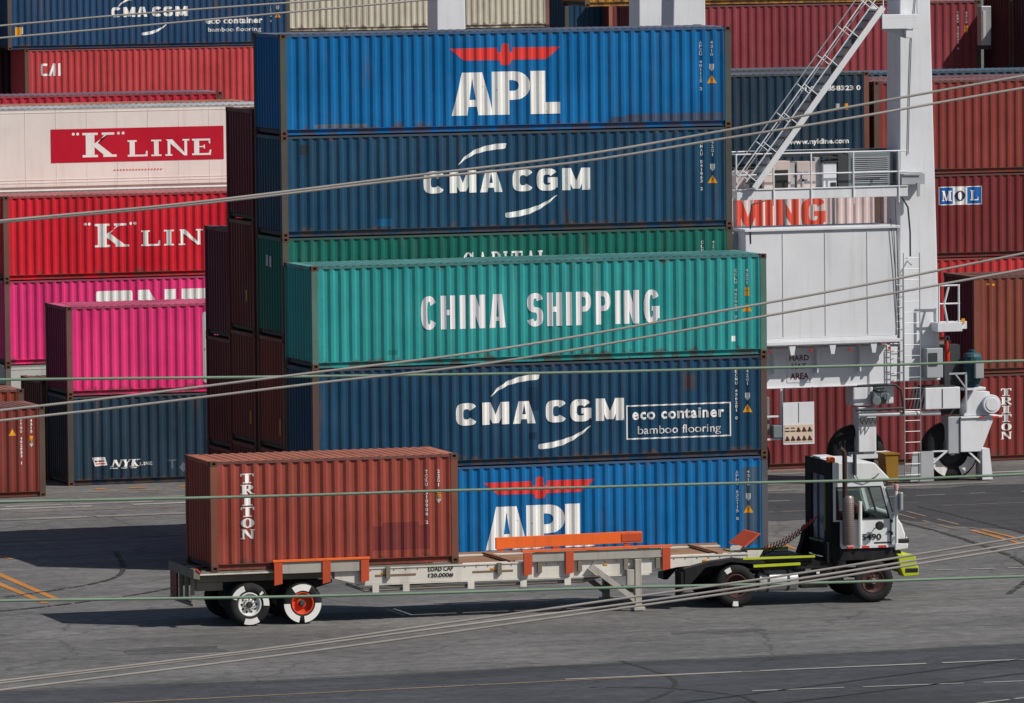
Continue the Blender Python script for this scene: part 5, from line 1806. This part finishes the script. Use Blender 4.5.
# black rear wall with door
mb = MB()
rx = X(15.40)
mb.box(rx, X(15.465), cy0 - .02, .55, 1.10, 3.43)
mb.box(rx, X(15.465), 1.62, cy1 + .02, 1.10, 3.43)
mb.box(rx, X(15.465), .551, 1.619, 3.06, 3.43)
mb.box(rx, X(15.465), .551, 1.619, 1.10, 1.42)
mb.build("rear_wall", CABB, cab, bevel=.01)
mb = MB(); mb.box(X(15.43), X(15.455), .56, 1.61, 1.43, 3.05); rd = mb.build("rear_door", DARKGLASS, cab)
mb = MB()
mb.bar((X(15.415), .58, 1.45), (X(15.415), .58, 3.03), .05, .03); mb.bar((X(15.415), 1.15, 1.45), (X(15.415), 1.15, 3.03), .05, .03)
mb.build("door_frame", weathered("blue_grey_frame", (.10, .13, .17), .5), rd)
mb = MB(); mb.box(X(15.37), X(15.399), .42, .47, 1.75, 2.95); mb.box(X(15.30), X(15.37), .8, 1.5, 1.46, 1.50); mb.build("grab_strap", STRAP, rd)
mb = MB()
mb.box(X(15.44), X(15.64), cy0 - .014, cy0 + .04, .98, 1.98)
mb.box(X(15.30), X(15.40), cy0 - .02, cy0 + .30, .98, 1.5)
mb.prism([(X(15.10), .98), (X(15.40), .98), (X(15.40), 1.75), (X(15.33), 1.75), (X(15.24), 1.35)], cy1 - .30, cy1 + .02)
mb.box(X(15.1), X(15.39), cy0 + .31, cy1 - .31, .98, 1.08)
mb.build("rear_step", CABB, cab, bevel=.015)
# dark wheel arch under the cab
mb = MB(); mb.box(X(15.55), X(17.0), cy0 + .03, .75, 1.04, 1.30); mb.box(X(15.55), X(17.0), 1.7, cy1 - .03, 1.04, 1.30); mb.box(X(15.52), X(15.80), .1, .7, .55, 1.04); mb.build("wheel_arch", FRAME, truck)
# reflective stripe
mb = MB(); mb.box(X(15.66), X(16.98), cy0 - .016, cy0 - .004, 1.325, 1.385); mb.build("step_edge", CABW, truck)
mb = MB()
for a, b in ((15.80, 15.98), (16.19, 16.37), (16.60, 16.80)): mb.box(X(a), X(b), cy0 - .021, cy0 - .017, 1.330, 1.380)
mb.build("red_reflector", RED_MARK, truck)
drape([[(x, z) for x, z in p] for p in text_polys("5490", X(16.18), 1.51, X(16.68), 1.665, bold=.03)], [-9, 9], lambda x: cy0, .006).build("lettering", BLACK_MARK, cab)
mb = MB(); mb.box(X(16.5), X(16.93), cy0 - .004, cy0 - .001, 1.42, 1.46); mb.box(X(16.15), X(16.17), cy0 - .006, cy0 - .001, 1.38, 2.02); mb.box(X(16.90), X(16.92), cy0 - .006, cy0 - .001, 1.38, 2.02); mb.build("door_joint", CD, cab)
mb = MB(); mb.bar((X(16.83), cy0 - .02, 1.70), (X(16.93), cy0 - .02, 1.70), .03, .04); mb.build("door_handle", CD, cab)
# mirror, bars, exhaust, lamps
mb = MB(); mb.lathe((X(16.58), cy0 - .20, 1.87), [(.001, -.05), (.08, -.05), (.11, .0), (.10, .05), (.001, .07)], 18); mb.build("round_mirror", BLACK_MARK, cab, smooth=True)
mb = MB(); mb.tube([(X(16.58), cy0 - .16, 1.87), (X(16.50), cy0, 1.78)], .014, 6); mb.build("mirror_arm", CD, cab)
mb = MB(); mb.tube([(X(16.13), cy0 - .06, 1.40), (X(16.13), cy0 - .06, 2.46)], .048, 10); mb.build("grab_bar", CABW, cab, smooth=True)
mb = MB(); mb.tube([(X(17.03), cy0 - .10, 1.42), (X(17.03), cy0 - .10, 2.68)], .04, 10); mb.bar((X(17.03), cy0 - .1, 2.15), (X(16.95), cy0, 2.15), .03, .05); mb.bar((X(17.03), cy0 - .1, 1.55), (X(17.0), cy0, 1.55), .03, .05); mp_ = mb.build("mirror_post", CABW, cab)
mb = MB(); mb.box(X(17.08), X(17.16), cy0 - .26, cy0 - .03, 2.22, 2.66); mb.build("wing_mirror", GALV, mp_, bevel=.02)
mb = MB(); mb.lathe((X(17.03), cy0 - .10, 2.70), [(.001, .16), (.055, .15), (.06, .08), (.045, .0), (.001, 0)], 12, 'z'); mb.build("clearance_lamp", weathered("pink_lamp", (.6, .35, .32), .4), mp_, smooth=True)
ex = MB(); ex.lathe((X(15.80), cy0 - .17, 1.42), [(.001, 0), (.13, 0), (.14, .03), (.14, 1.14), (.11, 1.19), (.001, 1.19)], 20, 'z'); exo = ex.build("exhaust_silencer", MUFF, truck, smooth=True)
mb = MB()
for i in range(22):
    for k in range(10):
        t = PI + PI * (k + .5 * (i % 2)) / 10
        z = 1.47 + i * .046
        c = Vector((X(15.80) + .1415 * math.cos(t), cy0 - .17 + .1415 * math.sin(t), z))
        e1 = Vector((-math.sin(t), math.cos(t), 0)) * .011
        e2 = Vector((0, 0, .014))
        mb.face([c - e1, c - e2, c + e1, c + e2])
mb.build("guard_holes", BLACK_MARK, exo)
mb = MB(); mb.tube([(X(15.72), cy0 - .17, 2.5), (X(15.72), cy0 - .17, 3.55), (X(15.70), cy0 - .17, 3.68), (X(15.60), cy0 - .17, 3.76)], .062, 12); mb.build("exhaust_stack", weathered("stack_dark", (.05, .03, .03), .5, .2, .2, .3), exo, smooth=True)
mb = MB(); mb.tube([(X(15.88), cy0 - .17, 2.46), (X(16.0), cy0 - .14, 2.36), (X(16.04), cy0 - .08, 2.20)], .06, 10); mb.build("exhaust_elbow", RIM_R, exo, smooth=True)
mb = MB(); mb.tube([(X(16.0), cy0 - .08, 3.10), (X(16.0), cy0 - .08, 3.62)], .05, 8); mb.tube([(X(16.0), cy0 - .08, 3.60), (X(16.0), cy0 - .08, 4.02)], .012, 6); mb.box(X(15.90), X(16.22), cy0 - .12, cy0 - .04, 3.60, 3.65); mb.build("antenna", CD, cab)
mb = MB(); mb.tube([(X(16.0), cy0 - .05, 3.15), (X(16.08), cy0 - .05, 3.00), (X(16.28), cy0 - .05, 2.94), (X(16.52), cy0 - .05, 3.03), (X(16.62), cy0 - .05, 3.12)], .012, 6); mb.build("roof_hose", CD, cab)
mb = MB(); mb.box(X(15.36), X(15.54), .06, .26, 3.40, 3.54); mb.build("beacon_lamp", ORANGE, cab, bevel=.03)
mb = MB(); mb.box(X(15.5), X(15.9), 1.2, 1.9, 3.412, 3.46); mb.build("roof_unit", CABW, cab, bevel=.02)
# bumper
mb = MB(); mb.prism([(X(17.06), 1.16), (X(17.52), 1.12), (X(17.56), .86), (X(17.60), .84), (X(17.60), .62), (X(17.22), .60), (X(17.14), .80)], .0, .42); mb.prism([(X(17.06), 1.16), (X(17.52), 1.12), (X(17.56), .86), (X(17.60), .84), (X(17.60), .62), (X(17.22), .60), (X(17.14), .80)], 2.0, 2.42); mb.box(X(17.3), X(17.56), .421, 1.999, .64, 1.10); mb.build("bumper", HIVIS, truck, bevel=.02)
mb = MB(); mb.box(X(17.26), X(17.58), -.006, .2, .70, .80); mb.build("bumper_recess", FRAME, truck)
mb = MB(); mb.prism([(X(17.02), 1.24), (X(17.34), 1.28), (X(17.36), 1.40), (X(17.02), 1.42)], cy0 - .02, cy1 + .02); mb.build("bumper_trim", CABW, truck, bevel=.02)
mb = MB(); mb.box(X(17.08), X(17.38), cy0 - .03, cy0 + .4, 1.422, 1.52); mb.box(X(17.0), X(17.2), cy0 + .05, cy1, .9, 1.23); mb.build("headlamp_housing", BLACK_MARK, truck, bevel=.02)
# coiled air hoses between cab and trailer
for col, dy, nm in (("airline_red", .0, (.55, .05, .06)), ("airline_black", .12, (.02, .03, .035))):
    mb = MB()
    a, b = Vector((X(14.05), 1.1 + dy, 1.30 - dy)), Vector((X(15.36), 1.1 + dy, 2.02 - dy * .6))
    pts = []
    n = 150
    for i in range(n + 1):
        t = i / n
        p = a.lerp(b, t)
        p.z -= .10 * math.sin(PI * t)
        p += Vector((.02 * math.cos(t * 2 * PI * 17), .06 * math.sin(t * 2 * PI * 17), .06 * math.cos(t * 2 * PI * 17)))
        pts.append(p)
    mb.tube(pts, .012, 5)
    mb.build("coiled_airline", plain(col, nm, .45), truck, smooth=True)

# ---------------------------------------------------------------- mooring ropes in the foreground
ROPE_G = weathered("weathered_rope", (0.31, 0.29, 0.275), 0.85, 0.2, 0.2, 0.0, bump=0)
ROPE_GREEN = weathered("green_rope", (0.19, 0.27, 0.20), 0.85, 0.2, 0.2, 0.0, bump=0)

# small fittings: bolts along the beam, twist locks, lamps, door hinge, grille, steps
mb = MB()
for i in range(34):
    x = 3.3 + i * .29
    mb.lathe((x, .02, 1.205), [(.001, -.012), (.014, -.012), (.016, 0)], 6)
mb.build("rivet_row", CHD, trailer, split=False)
for x in (-.18, 5.98, 12.9):
    MB().box(x - .05, x + .05, .04, .14, 1.322, 1.345).build("twist_lock", CHD, trailer)
for x in (4.2, 6.9, 9.7, 12.2):
    MB().box(x - .05, x + .05, .004, .0195, 1.12, 1.16).build("side_marker", YELLOW_MARK, trailer)
mb = MB(); mb.tube([(3.2, .30, 1.0), (4.5, .29, .80), (7.5, .29, .84), (10.3, .30, .82), (13.2, .5, 1.15)], .016, 6); mb.build("brake_line", CD, trailer)
for x in (1.0, 2.2):
    mb = MB(); mb.tube([(x + .35, .55, .62), (x + .35, .95, .62)], .11, 12); mb.build("brake_chamber", FRAME, trailer, smooth=True)
for z in (1.62, 1.92):
    MB().box(X(16.90), X(16.97), cy0 - .02, cy0 - .002, z, z + .07).build("door_hinge", CD, cab)
for i in range(2):
    MB().box(X(15.72), X(16.02), cy0 - .03, cy0 + .25, .58 + i * .3, .62 + i * .3).build("cab_step", GALV, truck)
MB().box(X(17.305), X(17.315), .45, 1.75, 1.40, 1.60).build("grille", BLACK_MARK, truck)
for y in (.20, 1.78):
    mb = MB(); mb.lathe((X(17.33), y, 1.50), [(.001, .04), (.06, .03), (.07, 0)], 12, 'x'); mb.build("headlight", GALV, truck, smooth=True)
mb = MB(); mb.tube([(X(15.3), .5, 1.0), (X(15.0), .45, .9), (X(14.6), .4, .95), (X(14.0), .5, 1.02)], .02, 6); mb.build("hose", CD, truck)
mb = MB(); mb.lathe((X(14.75), .55, .62), [(.001, 0), (.13, 0), (.13, .5), (.001, .5)], 14, 'x'); mb.build("air_tank", FRAME, truck, smooth=True)
mb = MB(); mb.tube([(X(16.98), cy0 - .02, 2.10), (X(16.80), cy0 - .02, 2.76)], .012, 6); mb.build("wiper_bar", BLACK_MARK, cab)
ropes = [
    (0.0146, [(-35.02, -69.63, 14.93), (-25.79, -69.63, 15.56), (-23.73, -69.65, 15.7), (-21.57, -69.68, 15.82), (-20.64, -69.69, 15.87), (-10.76, -69.92, 16.45)], "grey rope crossing the top left corner, the upper of two"),
    (0.0150, [(-34.36, -65.83, 14.65), (-24.82, -65.84, 15.28), (-23.02, -65.85, 15.4), (-20.88, -65.88, 15.55), (-17.79, -65.93, 15.77), (-7.49, -66.17, 16.51)], "grey rope crossing the top left corner, the lower of two"),
    (0.0172, [(-38.07, -86.91, 12.91), (-30.25, -86.92, 13.43), (-27.7, -86.94, 13.6), (-24.83, -86.98, 13.87), (-22.48, -87.02, 14.09), (-20.38, -87.06, 14.38), (-18.53, -87.09, 14.67), (-16.04, -87.15, 15.04), (-7.22, -87.43, 16.35)], "grey rope crossing the unframed CMA CGM container, upper one of its pair"),
    (0.0176, [(-37.58, -84.06, 12.76), (-29.52, -84.06, 13.27), (-26.89, -84.09, 13.44), (-23.94, -84.13, 13.7), (-21.52, -84.18, 13.88), (-19.35, -84.22, 14.16), (-17.46, -84.26, 14.41), (-14.89, -84.32, 14.78), (-5.8, -84.61, 16.08)], "grey rope crossing the unframed CMA CGM container, lower one of its pair"),
    (0.0172, [(-37.16, -81.37, 9.91), (-28.87, -81.37, 10.55), (-27.31, -81.38, 10.67), (-24.39, -81.42, 10.93), (-21.66, -81.46, 11.18), (-18.25, -81.52, 11.64), (-16.24, -81.56, 11.93), (-13.81, -81.62, 12.32), (-4.45, -81.91, 13.85)], "grey rope sagging across the CHINA SHIPPING container, upper one of its pair"),
    (0.0176, [(-36.68, -78.53, 9.53), (-28.15, -78.53, 10.19), (-26.54, -78.54, 10.31), (-23.54, -78.58, 10.57), (-20.74, -78.62, 10.8), (-17.23, -78.69, 11.27), (-15.16, -78.73, 11.56), (-12.66, -78.79, 11.92), (-3.05, -79.1, 13.32)], "grey rope sagging across the CHINA SHIPPING container, lower one of its pair"),
    (0.0142, [(-39.56, -94.84, 7.8), (-32.36, -94.84, 8.33), (-29.26, -94.87, 8.56), (-27.06, -94.91, 8.77), (-24.83, -94.94, 8.98), (-22.24, -95.0, 9.23), (-19.3, -95.08, 9.57), (-11.19, -95.35, 10.51)], "topmost of three thin grey ropes passing in front of the truck wheels"),
    (0.0144, [(-39.23, -92.95, 7.55), (-31.88, -92.95, 8.09), (-28.71, -92.98, 8.33), (-26.46, -93.02, 8.52), (-24.18, -93.06, 8.71), (-21.54, -93.12, 8.97), (-18.53, -93.19, 9.31), (-10.25, -93.47, 10.25)], "middle one of three thin grey ropes passing in front of the truck wheels"),
    (0.0147, [(-38.91, -91.06, 7.22), (-31.4, -91.06, 7.79), (-28.17, -91.09, 8.04), (-25.87, -91.13, 8.24), (-23.54, -91.17, 8.46), (-20.84, -91.23, 8.72), (-17.77, -91.31, 9.07), (-9.31, -91.59, 10.03)], "lowest of three thin grey ropes passing in front of the truck wheels"),
    (0.0225, [(-33.84, -62.3, 9.84), (-24.01, -62.36, 9.62), (-18.71, -62.45, 9.51), (-14.43, -62.55, 9.44), (-11.62, -62.62, 9.42), (-8.77, -62.71, 9.4), (-6.18, -62.8, 9.4), (4.89, -63.25, 9.4)], "pale green rope stretched across the navy eco container"),
    (0.0235, [(-33.41, -59.58, 7.57), (-23.35, -59.64, 7.38), (-18.84, -59.71, 7.31), (-15.37, -59.78, 7.29), (-12.82, -59.84, 7.26), (-10.29, -59.91, 7.24), (-7.74, -59.99, 7.21), (-5.09, -60.08, 7.22), (6.24, -60.53, 7.3)], "pale green rope stretched across the brown trailer container"),
    (0.0240, [(-32.97, -56.83, 5.7), (-22.68, -56.89, 5.44), (-18.07, -56.97, 5.32), (-15.01, -57.03, 5.27), (-11.9, -57.11, 5.24), (-7.27, -57.24, 5.17), (-4.0, -57.35, 5.15), (7.59, -57.83, 5.07)], "pale green rope stretched across the trailer and truck wheels"),
]
for i, (rad, pts, lab) in enumerate(ropes):
    pts = [Vector(p) for p in pts]
    fine = []
    for k in range(len(pts) - 1):
        p0, p1, p2, p3 = pts[max(k - 1, 0)], pts[k], pts[k + 1], pts[min(k + 2, len(pts) - 1)]
        for j in range(10):
            t = j / 10
            fine.append(0.5 * ((2 * p1) + (p2 - p0) * t + (2 * p0 - 5 * p1 + 4 * p2 - p3) * t * t + (3 * p1 - p0 - 3 * p2 + p3) * t ** 3))
    fine.append(pts[-1])
    mb = MB()
    mb.tube(fine, rad, 8)
    o = mb.build("mooring_rope", ROPE_G if i < 9 else ROPE_GREEN, smooth=True)
    tag(o, lab, "rope", "ropes stretched across the foreground")
